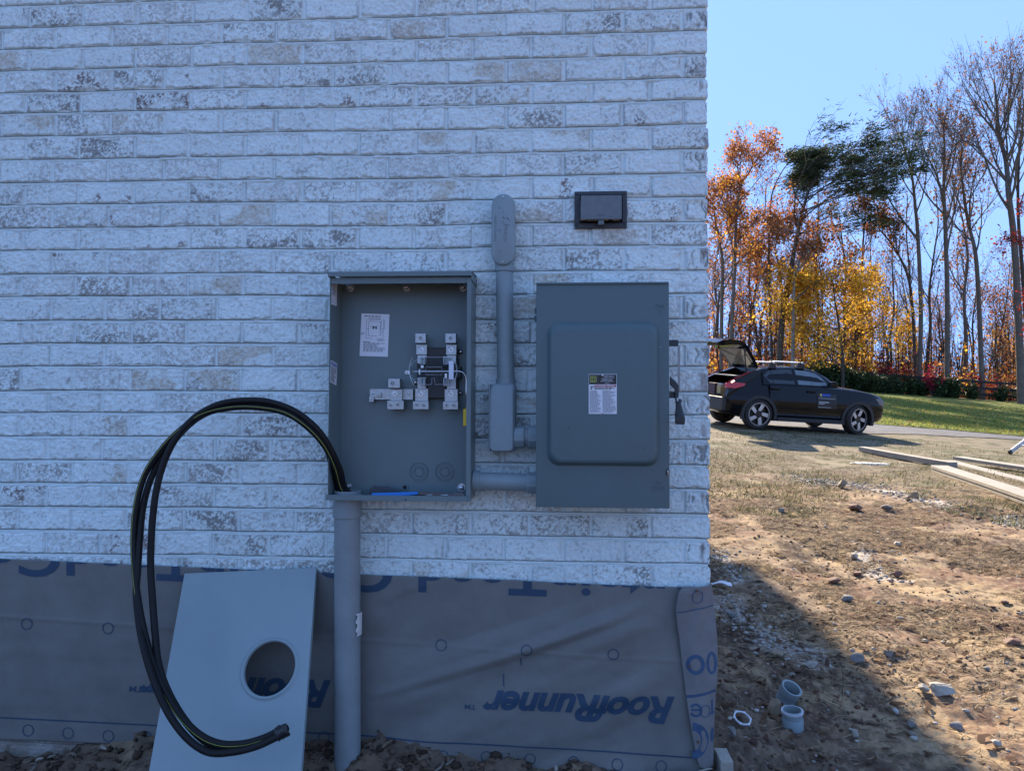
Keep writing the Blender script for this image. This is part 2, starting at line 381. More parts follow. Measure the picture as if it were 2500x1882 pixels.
# ------------------------------------------------------------------ brick house
ZL = [65, 120, 171.5, 225, 277, 334, 391, 448, 502, 559, 615, 673, 727, 786, 843, 895.5, 952, 1008, 1065, 1122, 1178, 1236, 1293, 1350]
ZR = [17, 69, 128, 187, 240, 300, 360.7, 419, 477, 538, 594, 656, 713.5, 776, 833, 894, 959, 1012, 1072, 1135, 1193, 1254, 1313, 1374.6]
zb = [(W(0, a).z + W(1725, b).z) / 2 for a, b in zip(ZL, ZR)]
PIT = .0857
top = []
z = zb[0] + PIT
while z < 6.2: top.append(z); z += PIT
NTOP = len(top)
zb = top[::-1] + zb
while zb[-1] > -.5: zb.append(zb[-1] - PIT)
ZB = np.array(zb[::-1])                    # ascending; joint k's dark line
K0 = len(ZB) - 1 - NTOP                    # ascending index of photo joint 0
XC = W(1731.5, 900).x
def wall_field(X, Z):
    """relief (towards the viewer) and colour of the painted brick face"""
    Zw = Z                                                   # Z is measured along the courses; wall_wave() bends them
    k = np.clip(np.searchsorted(ZB, Zw) , 1, len(ZB) - 1)   # joint above this point
    up = ZB[k] - Zw; dn = Zw - ZB[k - 1]                    # distances to dark line above / below
    par = (K0 - k) % 2                                      # 0: header at the corner
    pit = .2108
    jo = (vnoise(k * 7.31, k * 0 + .5, 5) - .5) * .010
    u = (XC - X) - np.where(par == 0, .0905, .2022) + jo
    nb = np.floor(u / pit); fr = u - nb * pit
    jit = (_hash(k, nb.astype(np.int64), 9) - .5) * .009; jit1 = (_hash(k, nb.astype(np.int64) + 1, 9) - .5) * .009
    e0 = fr - jit; e1 = (pit + jit1) - fr
    brick = np.where(e0 < 0, nb - 1, np.where(e1 < 0, nb + 1, nb)).astype(np.int64)
    first = u < 0                                            # the brick at the corner
    dh = np.minimum(np.abs(e0), np.abs(e1)); dh = np.where(first & (u < -pit * .5), np.abs(u), np.where(first, np.abs(u - jit * 0), dh))
    en = .0040 * (fbm(X * 60, Z * 60, 13, 2) - .5) - .006 * sstep(.62, .8, fbm(X * 22, Z * 22, 14, 2))
    BJ, HJ = .0125, .0065
    db = np.minimum(up - .0005, dn + .0 - 0) ; dbot = dn; dtop = up - BJ * 0
    # bed joint lies just below each dark line: brick spans from line below ... to (line above), joint = first BJ under the line above of the course beneath
    inb = np.minimum(np.minimum(up - BJ, dn - .0008), dh - HJ) + en
    bk = sstep(-.0003, .0021, inb)
    # brick face
    h1 = _hash(k, brick, 21); h2 = _hash(k, brick, 22); h3 = _hash(k, brick, 23); h4 = _hash(k, brick, 24)
    g1 = fbm(X * 38, Z * 38, 25, 3); g2 = fbm(X * 130, Z * 130, 26, 2); g3 = vnoise(X * 270, Z * 270, 27)
    face = (h1 - .5) * .0035 + .0036 * (g1 - .5) + .0062 * (g2 - .5) + .0020 * (g3 - .5)
    pits = sstep(.60, .74, g2) * sstep(.40, .55, fbm(X * 21, Z * 21, 28, 2)); face = face - .0026 * pits
    hdr = (first & (par == 0)).astype(float)
    comb = sstep(.62, .78, vnoise(X * 150 + 3 * vnoise(X * 30, Z * 40, 3), Z * 14, 29)) * sstep(.012, .02, inb + .008)
    face = face - hdr * .0045 * comb
    crack = sstep(.015, .0, np.abs(fbm(X * 9, Z * 5, 30, 3) - .5)) * (h2 > .8); face = face - .0016 * crack
    # joints
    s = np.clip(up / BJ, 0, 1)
    jb = -.0085 + .0072 * s - .0090 * np.exp(-((s - .09) / .10) ** 2) - .0028 * np.exp(-((s - .66) / .1) ** 2) + .0015 * (fbm(X * 50, Z * 90, 33, 2) - .5) * 2
    blobs = sstep(.66, .80, fbm(X * 14, Z * 40, 35, 3)); jb = jb + blobs * .006
    t = np.clip(dh / HJ, 0, 1); jh = -.0062 - .0035 * np.exp(-((t - .75) / .2) ** 2) + .002 * (fbm(X * 90, Z * 40, 34, 2) - .5)
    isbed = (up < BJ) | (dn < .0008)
    J = np.where(isbed, jb, jh)
    h = bk * face + (1 - bk) * np.minimum(J, face + .001)
    # colour
    white = np.stack([.715 + 0 * X, .82 + 0 * X, .815 + 0 * X], -1)
    tone = 1 + .10 * (h3 - .5) * bk + .10 * (fbm(X * 7, Z * 7, 41, 3) - .5) + .10 * (g2 - .5)
    C = white * tone[..., None]
    def mixin(c, m): 
        nonlocal C
        C = C * (1 - m[..., None]) + np.asarray(c) * m[..., None]
    dirt = np.where(h2 < .50, .0, np.where(h2 < .78, .5, 1.0)) * (.7 + .5 * h4)
    bl = fbm(X * 10 + 40 * h1, Z * 16 + 9 * h3, 43, 3); hi = .55 * fbm(X * 120, Z * 120, 44, 2) + .45 * vnoise(X * 240, Z * 240, 45)
    mott = sstep(.50, .66, hi + .50 * (bl - .5) + .11 * dirt - .10 + .10 * pits)
    mixin((.27, .265, .245), mott * bk * (.16 + .55 * np.clip(dirt, 0, 1)))
    blot = sstep(.56, .70, bl) * (h2 > .76) * sstep(.42, .60, hi + .15 * (g2 - .5)); mixin((.20, .20, .19), blot * bk * .68)
    tan = sstep(.47, .62, fbm(X * 9 + 11 * h4, Z * 13, 47, 3)) * ((h4 > .86) & (h2 < .8)); mixin((.47, .40, .29), tan * bk * (.35 + .35 * sstep(.4, .6, hi)))
    grey = (h3 > .78).astype(float); mixin((.42, .42, .40), grey * bk * .45 * sstep(.40, .56, hi + .2 * (bl - .5)))
    chip = sstep(.63, .70, fbm(X * 15 + 5 * h3, Z * 15, 49, 3)) * (h1 > .90) * sstep(.45, .55, hi); mixin((.16, .10, .085), chip * bk * .8)
    mixin((.22, .215, .20), pits * bk * .45); mixin((.16, .15, .14), hdr * comb * .7)
    rim = sstep(.010, .0, inb) * sstep(.55, .70, fbm(X * 25, Z * 25, 52, 3)) * bk; mixin((.22, .21, .19), rim * .55)
    mixin((.15, .16, .17), isbed * np.exp(-((s - .09) / .085) ** 2) * .85); mixin((.36, .37, .38), isbed * np.exp(-((s - .66) / .06) ** 2) * .6); mixin((.34, .34, .34), (~isbed) * (1 - bk) * np.exp(-((t - .85) / .16) ** 2) * .4)  # contact shade under each brick is painted dark into the bed joint grooves
    edge = ((XC - X) < .03) * sstep(.52, .66, fbm(X * 25, Z * 13, 53, 3)); mixin((.20, .12, .10), edge * bk * .5)
    low = sstep(.55, .05, Z) * sstep(.45, .65, fbm(X * 12, Z * 12, 54, 3)); mixin((.33, .28, .22), low * .5); mixin((.20, .16, .125), sstep(.10, .0, Z + .06 * (fbm(X * 14, Z * 14, 56, 3) - .5)) * .8)
    return h, np.clip(C, 0, 1), bk
m_brick = mat('painted_brick', rough=.82, var=.15, vscale=230, bump=.5, bscale=330, attr='Col', spec=.25, dist=.002)
house = thing('brick_house', 'house with a white painted brick wall carrying the grey electrical boxes', 'house', (-4.5, 0, 0))
def wall_wave(X, Z): return .0045 * (vnoise(X * 1.7 + 3, Z * 2.2, 1) - .5) * 2 + .0016 * (vnoise(X * 9, Z * 5, 2) - .5) * 2
ROWS = [-.0150, -.0128, -.0112, -.0100, -.0092, -.0084, -.0076, -.0066, -.0052, -.0038, -.0026, -.0017, -.0008, -.0001, .0009, .0022, .0040]
def wall_patch(x0, x1, z0, z1, step, corner):
    xs = np.arange(x0, x1 + step * .5, step); xs[-1] = x1; zs = np.arange(z0, z1 + step * .5, step)
    if step < .005:
        jr = np.concatenate([k + np.array(ROWS) for k in ZB if z0 < k < z1 - .01]); far = np.array([np.min(np.abs(ZB - .0055 - q)) > .0115 for q in zs]); zs = np.sort(np.concatenate([zs[far], jr])); zs = zs[(zs >= z0) & (zs <= z1)]
    X = np.tile(xs, (len(zs), 1)); Z = np.tile(zs[:, None], (1, len(xs)))
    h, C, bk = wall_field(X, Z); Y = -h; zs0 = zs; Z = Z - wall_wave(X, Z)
    if corner:
        hc = h[:, -1]; k = np.searchsorted(ZB, zs)
        off = (_hash(k, k * 0, 77) - .5) * .006 + .004 * (fbm(zs * 60, zs * 0, 78, 2) - .5) - (1 - bk[:, -6]) * .007
        X[:, -1] = X[:, -1] + off - .002; X[:, -2] += off * .7; X[:, -3] += off * .4
        cols = [(.002, .003), (.0035, .010), (.003, .03), (.002, .06), (0, .12)]
        X = np.concatenate([X] + [(X[:, -1] + dx)[:, None] for dx, dy in cols], 1)
        Y = np.concatenate([Y] + [(Y[:, -1] + dy)[:, None] for dx, dy in cols], 1)
        Z = np.concatenate([Z] + [Z[:, :1]] * len(cols), 1); C = np.concatenate([C] + [C[:, -1:, :]] * len(cols), 1)
    nz, nx = X.shape; i = np.arange(nx * nz).reshape(nz, nx)
    F = np.stack([i[:-1, :-1], i[:-1, 1:], i[1:, 1:], i[1:, :-1]], -1).reshape(-1, 4)
    return np.stack([X, Y, Z], -1).reshape(-1, 3), F, C.reshape(-1, 3)
ZT = 2.98
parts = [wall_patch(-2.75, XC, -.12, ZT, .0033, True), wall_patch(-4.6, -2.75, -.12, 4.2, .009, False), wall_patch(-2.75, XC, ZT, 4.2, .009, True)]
V = []; F = []; C = []; o = 0
for v, f, c in parts: V.append(v); F.append(f + o); C.append(c); o += len(v)
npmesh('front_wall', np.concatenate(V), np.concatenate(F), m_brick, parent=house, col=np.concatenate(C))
# the rest of the shell, in plain painted brick
def brick_shader():
    m = bpy.data.materials.new('painted_brick_plain'); m.use_nodes = True; nt = m.node_tree; n = nt.nodes; l = nt.links; p = n['Principled BSDF']
    tc = n.new('ShaderNodeTexCoord'); mp = n.new('ShaderNodeMapping'); l.new(tc.outputs['Object'], mp.inputs[0])
    cx = n.new('ShaderNodeSeparateXYZ'); l.new(tc.outputs['Object'], cx.inputs[0]); ad = n.new('ShaderNodeMath'); l.new(cx.outputs[0], ad.inputs[0]); l.new(cx.outputs[1], ad.inputs[1])
    cb = n.new('ShaderNodeCombineXYZ'); l.new(ad.outputs[0], cb.inputs[0]); l.new(cx.outputs[2], cb.inputs[1])
    b = n.new('ShaderNodeTexBrick'); l.new(cb.outputs[0], b.inputs['Vector']); b.inputs['Scale'].default_value = 1
    b.inputs['Brick Width'].default_value = .211; b.inputs['Row Height'].default_value = .0857; b.inputs['Mortar Size'].default_value = .006
    b.inputs['Color1'].default_value = (.64, .64, .63, 1); b.inputs['Color2'].default_value = (.45, .45, .43, 1); b.inputs['Mortar'].default_value = (.56, .55, .53, 1)
    l.new(b.outputs['Color'], p.inputs['Base Color']); p.inputs['Roughness'].default_value = .85
    bp = n.new('ShaderNodeBump'); bp.inputs['Strength'].default_value = .6; bp.inputs['Distance'].default_value = .01; bp.invert = True
    l.new(b.outputs['Fac'], bp.inputs['Height']); l.new(bp.outputs['Normal'], p.inputs['Normal'])
    return m
m_brick2 = brick_shader()
EH = 5.4
b = MB()
b.box(-9.6, -4.6, .002, .22, -.12, EH); b.box(-4.6, XC - .004, .003, .22, 4.2, EH)
b.box(XC - .22, XC - .002, .12, 11.0, -.3, EH); b.box(-9.6, -9.4, .22, 11.0, -.3, EH); b.box(-9.4, XC - .22, 10.8, 11.0, -.3, EH)
b.box(-9.4, XC - .22, .22, 10.8, EH - .12, EH - .02)
b.build('shell_wall', m_brick2, house)
m_roof = mat('roof_shingle', (.07, .068, .065), .9, var=.3, vscale=14, bump=.5, bscale=40)
b = MB(); rx0, rx1, ry0, ry1, RH = -9.9, XC + .12, -.3, 11.3, EH + 2.6
b.add([(rx0, ry0, EH), (rx1, ry0, EH), (rx1, ry1, EH), (rx0, ry1, EH), (rx0 + 3.5, 5.5, RH), (rx1 - 3.5, 5.5, RH)], [(0, 1, 5, 4), (1, 2, 5), (2, 3, 4, 5), (3, 0, 4), (3, 2, 1, 0)])
roof = b.build('roof', m_roof, house)
m_whitetrim = mat('white_trim', (.7, .7, .69), .5, var=.05)
b = MB(); b.box(rx0, rx1, ry0 - .02, ry0 - .001, EH - .02, EH + .16); b.box(rx1 + .001, rx1 + .02, ry0, ry1, EH - .02, EH + .16); b.build('fascia', m_whitetrim, house)

# ------------------------------------------------------------------ materials of the electrical gear
m_grey = mat('grey_enamel', (.138, .186, .192), .40, var=.10, vscale=3.5, bump=.05, bscale=900, spec=.45)
m_greylt = mat('light_grey_enamel', (.255, .325, .340), .40, var=.09, vscale=3, bump=.04, bscale=900, spec=.45)
m_swgrey = mat('dark_grey_enamel', (.086, .134, .145), .32, var=.10, vscale=3.5, bump=.05, bscale=900, spec=.45)
m_pvc = mat('grey_pvc', (.245, .305, .322), .46, var=.09, vscale=14, bump=.06, bscale=120, spec=.4)
m_pvc2 = mat('weathered_grey_pvc', (.23, .265, .275), .5, var=.14, vscale=9, bump=.08, bscale=90, spec=.4)
m_zinc = mat('zinc', (.58, .60, .62), .34, metal=1.0, var=.18, vscale=60)
m_alu = mat('cast_aluminium', (.40, .42, .42), .34, metal=.92, var=.22, vscale=90, bump=.15, bscale=300)
m_black = mat('black_plastic', (.018, .018, .02), .45, var=.3, vscale=40, bump=.1, bscale=200)
m_hole = mat('dark_hollow', (.010, .010, .011), .7, var=.2)
m_white = mat('white_sticker', (.74, .76, .80), .45, var=.03)
m_ink = mat('black_ink', (.03, .03, .035), .6, var=.1)
m_yellow = mat('yellow_vinyl', (.85, .55, .02), .45, var=.08)
m_clear = mat('clear_plastic', (.03, .035, .04), .08, var=.02, alpha=.07)
m_clearrim = mat('clear_plastic_rim', (.75, .8, .84), .15, var=.02, alpha=.32)
m_chrome = mat('chrome_rod', (.75, .77, .80), .16, metal=1.0, var=.05)

def rbox_loop(x0, x1, z0, z1, r, y, n=6):
    pts = []
    for cx, cz, a0 in ((x1 - r, z1 - r, 0), (x0 + r, z1 - r, 90), (x0 + r, z0 + r, 180), (x1 - r, z0 + r, 270)):
        for i in range(n + 1):
            a = R(a0 + 90 * i / n); pts.append(Vector((cx + r * math.cos(a), y, cz + r * math.sin(a))))
    return pts
def screw(parent, c, r, name='screw', d=.006, slot=True, mt=None):
    b = MB(); c = Vector(c)
    b.stack([[c + Vector((q * math.cos(a), -dd, q * math.sin(a))) for a in [2 * math.pi * k / 14 for k in range(14)]] for q, dd in ((r, 0), (r, d * .5), (r * .75, d * .9), (r * .3, d))])
    b.tube([c + Vector((-r * .6, -d * 1.02, -r * .35)), c + Vector((r * .6, -d * 1.02, r * .35))], r * .12, 4)
    return b.build(name, mt or m_zinc, parent, smooth=True)

# ------------------------------------------------------------------ open meter box
YF = -.150; YB = -.013
z1f = lambda zx, zy: (780 + zx * .3843, 620 + zy * .3843)          # first crop -> photo
def P1(zx, zy, y): return W(*z1f(zx, zy), y)
z2f = lambda zx, zy: (960 + zx * .1682, 780 + zy * .1682)
def P2(zx, zy, y): return W(*z2f(zx, zy), y)
mbx0 = P1(60, 700, YF).x; mbx1 = P1(962, 700, YF).x; mbz1 = P1(500, 146, YF).z; mbz0 = P1(500, 1566, YF).z
mbox = thing('meter_enclosure', 'open grey steel meter box with lugs and a clear safety lever inside', 'meter box', ((mbx0 + mbx1) / 2, 0, mbz0))
TH = .0025
b = MB()
b.box(mbx0, mbx1, YB, YB + .011, mbz0, mbz1)                          # back
b.box(mbx0, mbx0 + TH, YF, YB - .0002, mbz0 + .001, mbz1 - .001)      # left
b.box(mbx1 - TH, mbx1, YF + .001, YB - .0002, mbz0 + .001, mbz1 - .001)
b.box(mbx0 + TH, mbx1 - TH, YF + .002, YB - .0002, mbz0, mbz0 + TH)   # bottom
b.box(mbx0 - .006, mbx1 - .009, YF - .003, YF - .0008, mbz0 - .001, mbz0 + .0175)   # bottom front lip
b.box(mbx1 - .0145, mbx1 + .0005, YF - .0022, YF - .0002, mbz0 + .018, mbz1 - .004)     # right front flange
b.box(mbx1 - .0085, mbx1 + .0005, YF - .0022, YF - .0002, mbz0 - .001, mbz0 + .0178)
b.box(mbx0 + TH, mbx1 - TH, YF + .0022, YF + .0045, mbz1 - .022, mbz1 - .001)
b.box(mbx0 + .0026, mbx0 + .006, YB - .0045, YB - .0004, mbz0 + .004, mbz1 - .004)     # seam at the back corner
hx = P1(500, 1562, YF)
b.box(hx.x - .004 - .012, hx.x - .004 + .012, YF - .006, YF - .0032, mbz0 - .0045, mbz0 - .0012)
b.build('housing', m_grey, mbox, bevel=.0008)
b = MB(); capz0 = P1(500, 141, YF - .014).z; capz1 = P1(500, 109, YF - .014).z
cx0 = P1(52, 120, YF - .014).x; cx1 = P1(968, 120, YF - .014).x
b.prism([(YF - .014, capz0), (YF - .014, capz1 - .003), (YF - .010, capz1), (-.003, capz1 + .010), (-.003, capz1 + .006), (YF - .0115, capz1 - .003), (YF - .0115, capz0)], cx0, cx1, axis='x')
b.box(cx0, cx0 + TH, YF - .0112, -.003, capz0 - .001, capz1 - .004); b.box(cx1 - TH, cx1, YF - .0112, -.003, capz0 - .012, capz1 - .004)
b.build('top_cap', m_grey, mbox, bevel=.0007)
for zx, zy in ((632, 1382), (795, 1382)):
    b = MB(); c = P1(zx, zy, YB - .001)
    for r in (.0345, .0295, .0195, .0155): b.ringy(c, r - .0013, r, -.0014, .0008, 40)
    for s in (-1, 1): b.box(c.x - .003, c.x + .003, c.y - .0016, c.y, c.z + s * .024 - .006, c.z + s * .024 + .006) if False else None
    b.build('knockout', m_grey, mbox, smooth=True)
for zx, zy, r in ((195, 213, .011), (553, 213, .010), (913, 213, .010), (185, 1475, .009), (903, 1483, .010)):
    o = screw(mbox, P1(zx, zy, YB - .001), r, 'mounting_screw', .016)
    b = MB(); b.ringy(P1(zx, zy, YB - .001), r * .95, r * 1.45, -.002, .001, 20); b.build('washer', m_zinc, o, smooth=True)
b = MB(); c = P1(543, 1482, YB - .001); b.ringy(c, .0075, .0125, -.003, .001, 24); b.cur = 1; b.cyl(c + Vector((0, -.0006, 0)), c, .0078, 20)
b.build('bolt_hole', [m_grey, m_hole], mbox, smooth=True)
b = MB(); c = P1(548, 1560, YF - .0032); b.cyl(c, c + Vector((0, -.0006, 0)), .0028, 14); b.build('lip_hole', m_hole, mbox)
# stickers
def quad_sticker(name, corners, nrm, parent, marks, mats, th=.0008):
    """corners TL,TR,BR,BL; marks: list of (u0,v0,u1,v1,mat index) v from the top"""
    TL, TR, BR, BL = [Vector(c) for c in corners]; nrm = Vector(nrm).normalized()
    def at(u, v, k): return (TL * (1 - u) + TR * u) * (1 - v) + (BL * (1 - u) + BR * u) * v + nrm * k
    b = MB(); b.hexa([at(0, 0, 0), at(1, 0, 0), at(1, 1, 0), at(0, 1, 0), at(0, 0, th), at(1, 0, th), at(1, 1, th), at(0, 1, th)])
    for i, mk in enumerate(marks):
        k = th + .00035 + .00003 * (i % 7) + (mk[5] if len(mk) > 5 else 0)
        b.cur = mk[4]; u0, v0, u1, v1 = mk[:4]
        b.add([at(u0, v0, k), at(u1, v0, k), at(u1, v1, k), at(u0, v1, k)], [(0, 1, 2, 3)])
    b.cur = 0
    o = b.build(name, mats, parent, fixn=False)
    return o, at
def add_text(parent, at, body, u0, v0, u1, v1, k, m, name='print', **kw):
    V, F = norm_text(body, **kw); b = MB()
    b.add([at(u0 + (u1 - u0) * v.x, v1 + (v0 - v1) * v.y, k) for v in V], F)
    return b.build(name, m, parent, fixn=False)
def textrows(u0, u1, v0, v1, n, mi, h=.45, seed=0, words=True):
    rr = random.Random(seed); out = []; dv = (v1 - v0) / n
    for i in range(n):
        u = u0; end = u0 + (u1 - u0) * rr.uniform(.55, 1.0)
        while u < end:
            w = rr.uniform(.03, .09) * (u1 - u0) * 2; out.append((u, v0 + dv * i, min(u + w, u1), v0 + dv * (i + h), mi)); u += w + .018 * (u1 - u0) * 2
    return out
m_inklt = mat('grey_ink', (.16, .18, .22), .6, var=.1)
st = [(267, 378), (445, 384), (434, 653), (255, 648)]
mk = textrows(.12, .92, .05, .075, 1, 1, .8, 3) + textrows(.28, .8, .10, .12, 1, 1, .8, 4)
def line(u0, v0, u1, v1, t=.006):
    return (min(u0, u1) - (t if u0 == u1 else 0), min(v0, v1) - (t * .66 if v0 == v1 else 0), max(u0, u1) + (t if u0 == u1 else 0), max(v0, v1) + (t * .66 if v0 == v1 else 0), 2)
mk += [line(*q) for q in ((.28, .18, .72, .18), (.28, .18, .28, .52), (.70, .18, .70, .52), (.28, .52, .6, .52), (.2, .14, .2, .58), (.2, .14, .68, .14), (.80, .12, .80, .58), (.2, .36, .3, .36), (.68, .36, .82, .36), (.2, .58, .42, .58), (.55, .58, .8, .58), (.68, .42, .8, .42), (.68, .48, .8, .48), (.84, .14, .84, .36), (.34, .30, .5, .30), (.72, .14, .72, .34))]
mk += [(.42, .29, .47, .36, 1), (.52, .29, .57, .36, 1), (.44, .31, .55, .325, 1)] + textrows(.1, .45, .655, .675, 1, 1, .8, 8) + textrows(.12, .92, .685, .90, 10, 2, .55, 5) + textrows(.6, .9, .60, .65, 2, 2, .5, 9) + textrows(.02, .15, .45, .51, 3, 2, .5, 10)
o, at = quad_sticker('wiring_label', [P1(*q, YB - .0004) for q in st], (0, -1, 0), mbox, mk, [m_white, m_ink, m_inklt])
z3 = lambda zx, zy: (800 + zx * .1742, 670 + zy * .1742)
xin = mbx0 + TH + .0004
o, at = quad_sticker('side_label', [WX(*z3(*q), xin) for q in ((60, 68), (128, 97), (125, 447), (50, 418))], (1, 0, 0), mbox, textrows(.08, .9, .06, .62, 13, 2, .5, 12) + textrows(.08, .3, .86, .9, 1, 1, .7, 13), [m_white, m_ink, m_inklt])
m_blue = mat('blue_ink', (.02, .10, .42), .5, var=.08)
o, at = quad_sticker('notice_label', [WX(*z3(*q), xin) for q in ((42, 1200), (132, 1250), (118, 1555), (36, 1510))], (1, 0, 0), mbox, [(.06, .05, .94, .21, 3)] + textrows(.06, .9, .27, .95, 12, 1, .5, 15), [m_white, m_ink, m_inklt, m_blue])
add_text(o, at, 'NOTICE', .13, .075, .87, .185, .0016, m_white, 'notice_word', offset=.02)
# meter block
def bx2(b, x0, y0, x1, y1, ya, yb):                # box from second-crop pixels at its front plane yb
    p = P2(x0, y0, yb); q = P2(x1, y1, yb); b.box(min(p.x, q.x), max(p.x, q.x), yb, ya, min(p.z, q.z), max(p.z, q.z))
b = MB()
bx2(b, 345, 405, 918, 1150, YB, -.042); bx2(b, 470, 420, 770, 690, -.042, -.050); bx2(b, 500, 950, 750, 1140, -.042, -.050); bx2(b, 905, 560, 945, 1010, YB, -.030); bx2(b, 600, 500, 690, 560, -.050, -.053)
for c, sgn in (((975, 465), 1), ((972, 1065), 1), ((318, 915), -1)):
    p = P2(*c, -.024); b.cyl(p, p + Vector((0, .011, 0)), .0075, 20); b.box(min(p.x, p.x - sgn * .02), max(p.x, p.x - sgn * .02), p.y + .0005, p.y + .0105, p.z - .0074, p.z + .0074)
bx2(b, 905, 680, 985, 850, YB, -.040)
blk = b.build('meter_block', m_black, mbox, bevel=.0012)
for c in ((978, 468), (974, 1066), (318, 915)): screw(blk, P2(*c, -.0242), .0042, 'screw', .004)
b = MB(); p = P2(195, 768, YB - .004); b.cyl(p, p + Vector((0, .003, 0)), .0066, 20); b.box(p.x, p.x + .012, p.y + .0003, p.y + .0028, p.z - .006, p.z + .006)
ear = b.build('mounting_ear', m_zinc, mbox, smooth=True); screw(ear, P2(195, 768, YB - .0042), .0042, 'screw', .004)
def lug_hole(parent, c, r, name='lug_screw'):
    b = MB(); c = Vector(c); b.ringy(c, r * .66, r, -.0026, .0002, 24); b.cur = 1; b.ringy(c, r * .36, r * .66, -.0006, .0002, 18); b.cur = 0; b.ringy(c, 0, r * .36, -.0010, .0001, 12)
    return b.build(name, [m_alu, m_hole], parent, smooth=True)
def lugset(sq, plate, scr, holes, sqy=-.082, ply=-.060):
    b = MB(); bx2(b, *sq, -.045, sqy); o = b.build('wire_lug', m_alu, mbox, bevel=.0012)
    for h in holes: lug_hole(o, P2(h[0], h[1], sqy - .0001), h[2])
    b = MB(); bx2(b, *plate, -.043, ply); q = b.build('terminal_plate', m_alu, mbox, bevel=.0008)
    c = P2(scr[0], scr[1], ply - .0002); b = MB(); b.ringy(c, .0035, .0085, -.0012, .0002, 24); b.build('washer', m_zinc, q, smooth=True); screw(q, c + Vector((0, -.001, 0)), .0042, 'screw', .006)
    b = MB(); p0 = c + Vector((-.001, -.008, .001)); b.tube([p0, p0 + Vector((-.004, -.003, .004)), p0 + Vector((-.0065, 0, .010))], .0007, 5); b.build('seal_wire', m_hole, q)
lugset((320, 203, 472, 342), (335, 362, 488, 510), (408, 440), [(396, 270, .0075)])
lugset((757, 203, 910, 342), (768, 362, 917, 512), (838, 440), [(833, 270, .0075)])
lugset((285, 1188, 512, 1305), (320, 1003, 505, 1186), (400, 1078), [(342, 1240, .0062), (440, 1245, .0062)])
lugset((722, 1192, 942, 1307), (748, 1010, 935, 1190), (838, 1078), [(775, 1243, .0062), (877, 1248, .0062)])
for x0, y0, x1, y1 in ((352, 516, 482, 640), (784, 516, 912, 640), (352, 840, 475, 1000), (780, 850, 910, 1008)):   # jaws
    b = MB(); bx2(b, x0, y0, x1, y1, -.042, -.052); o = b.build('jaw_plate', m_alu, mbox, bevel=.0006)
    cxm = 425 if x0 < 600 else 765; cy = 595 if y0 < 700 else 905
    b = MB()
    for dx in (-32, -12, 12, 32):
        bx2(b, cxm + dx - 5, cy - 50, cxm + dx + 5, cy + 50, -.0525, -.072 if abs(dx) > 20 else -.068)
    bx2(b, cxm - 37, cy - 58, cxm + 37, cy - 51, -.0525, -.066); bx2(b, cxm - 37, cy + 51, cxm + 37, cy + 58, -.0525, -.066)
    b.build('jaw_spring', m_zinc, o, bevel=.0004)
# clear shield
ys = -.088
b = MB()
for q in ((380, 548, 860, 690), (250, 691, 471, 800), (706, 691, 918, 800), (290, 801, 900, 850), (360, 851, 560, 943), (606, 851, 850, 943)): bx2(b, *q, ys + .002, ys)
sh = b.build('clear_shield', m_clear, mbox)
rim = [(480, 548), (740, 548), (850, 560), (905, 650), (918, 720), (918, 800), (890, 880), (830, 940), (606, 943), (600, 852), (562, 852), (558, 943), (470, 943), (350, 920), (262, 850), (235, 770), (235, 690), (280, 625), (380, 560), (480, 548)]
b = MB(); b.tube([P2(*q, ys - .0005) for q in rim], .0011, 5)
b.tube([P2(*q, ys - .0005) for q in ((472, 738), (472, 690), (704, 690), (704, 800), (472, 800), (472, 738), (385, 738))], .0010, 5)
b.tube([P2(*q, yy) for q, yy in (((285, 552), -.104), ((250, 610), -.100), ((232, 680), -.094), ((232, 760), -.090))], .0014, 5)
b.tube([P2(*q, yy) for q, yy in (((300, 950), -.104), ((262, 880), -.100), ((240, 810), -.094), ((234, 770), -.090))], .0014, 5)
b.tube([P2(*q, yy) for q, yy in (((900, 610), -.090), ((925, 690), -.094), ((925, 790), -.096), ((900, 860), -.1), ((860, 930), -.104))], .0014, 5)
b.build('shield_rim', m_clearrim, sh, smooth=True)
ry = -.098
b = MB(); b.tube([P2(*q, ry) for q in ((250, 756), (420, 755), (640, 754), (900, 752), (960, 752), (1000, 762), (1035, 790), (1056, 835), (1062, 880), (1060, 1050), (1056, 1300))], .0021, 10)
rod = b.build('lever_rod', m_chrome, mbox, smooth='full')
b = MB(); bx2(b, 1015, 1298, 1085, 1545, ry + .006, ry - .006); b.build('lever_grip', m_yellow, rod, bevel=.0025, seg=3)
b = MB(); bx2(b, 806, 600, 878, 872, ry + .003, ry - .0035); o = b.build('lever_tag', mat('white_plastic', (.72, .76, .86), .45, var=.04), rod, bevel=.0022, seg=3)
b = MB(); bx2(b, 372, 720, 390, 800, ry + .003, ry - .003); b.build('lever_clip', m_zinc, rod, bevel=.0006)
for q in ((400, 665, 440, 705), (748, 785, 780, 850)): b = MB(); bx2(b, *q, ry + .005, ry - .002); b.build('lever_tab', m_zinc, rod, bevel=.0006)
b = MB(); b.tube([P2(630, 755, ry), P2(680, 754, ry)], .0031, 10); b.build('lever_sleeve', m_zinc, rod, smooth=True)
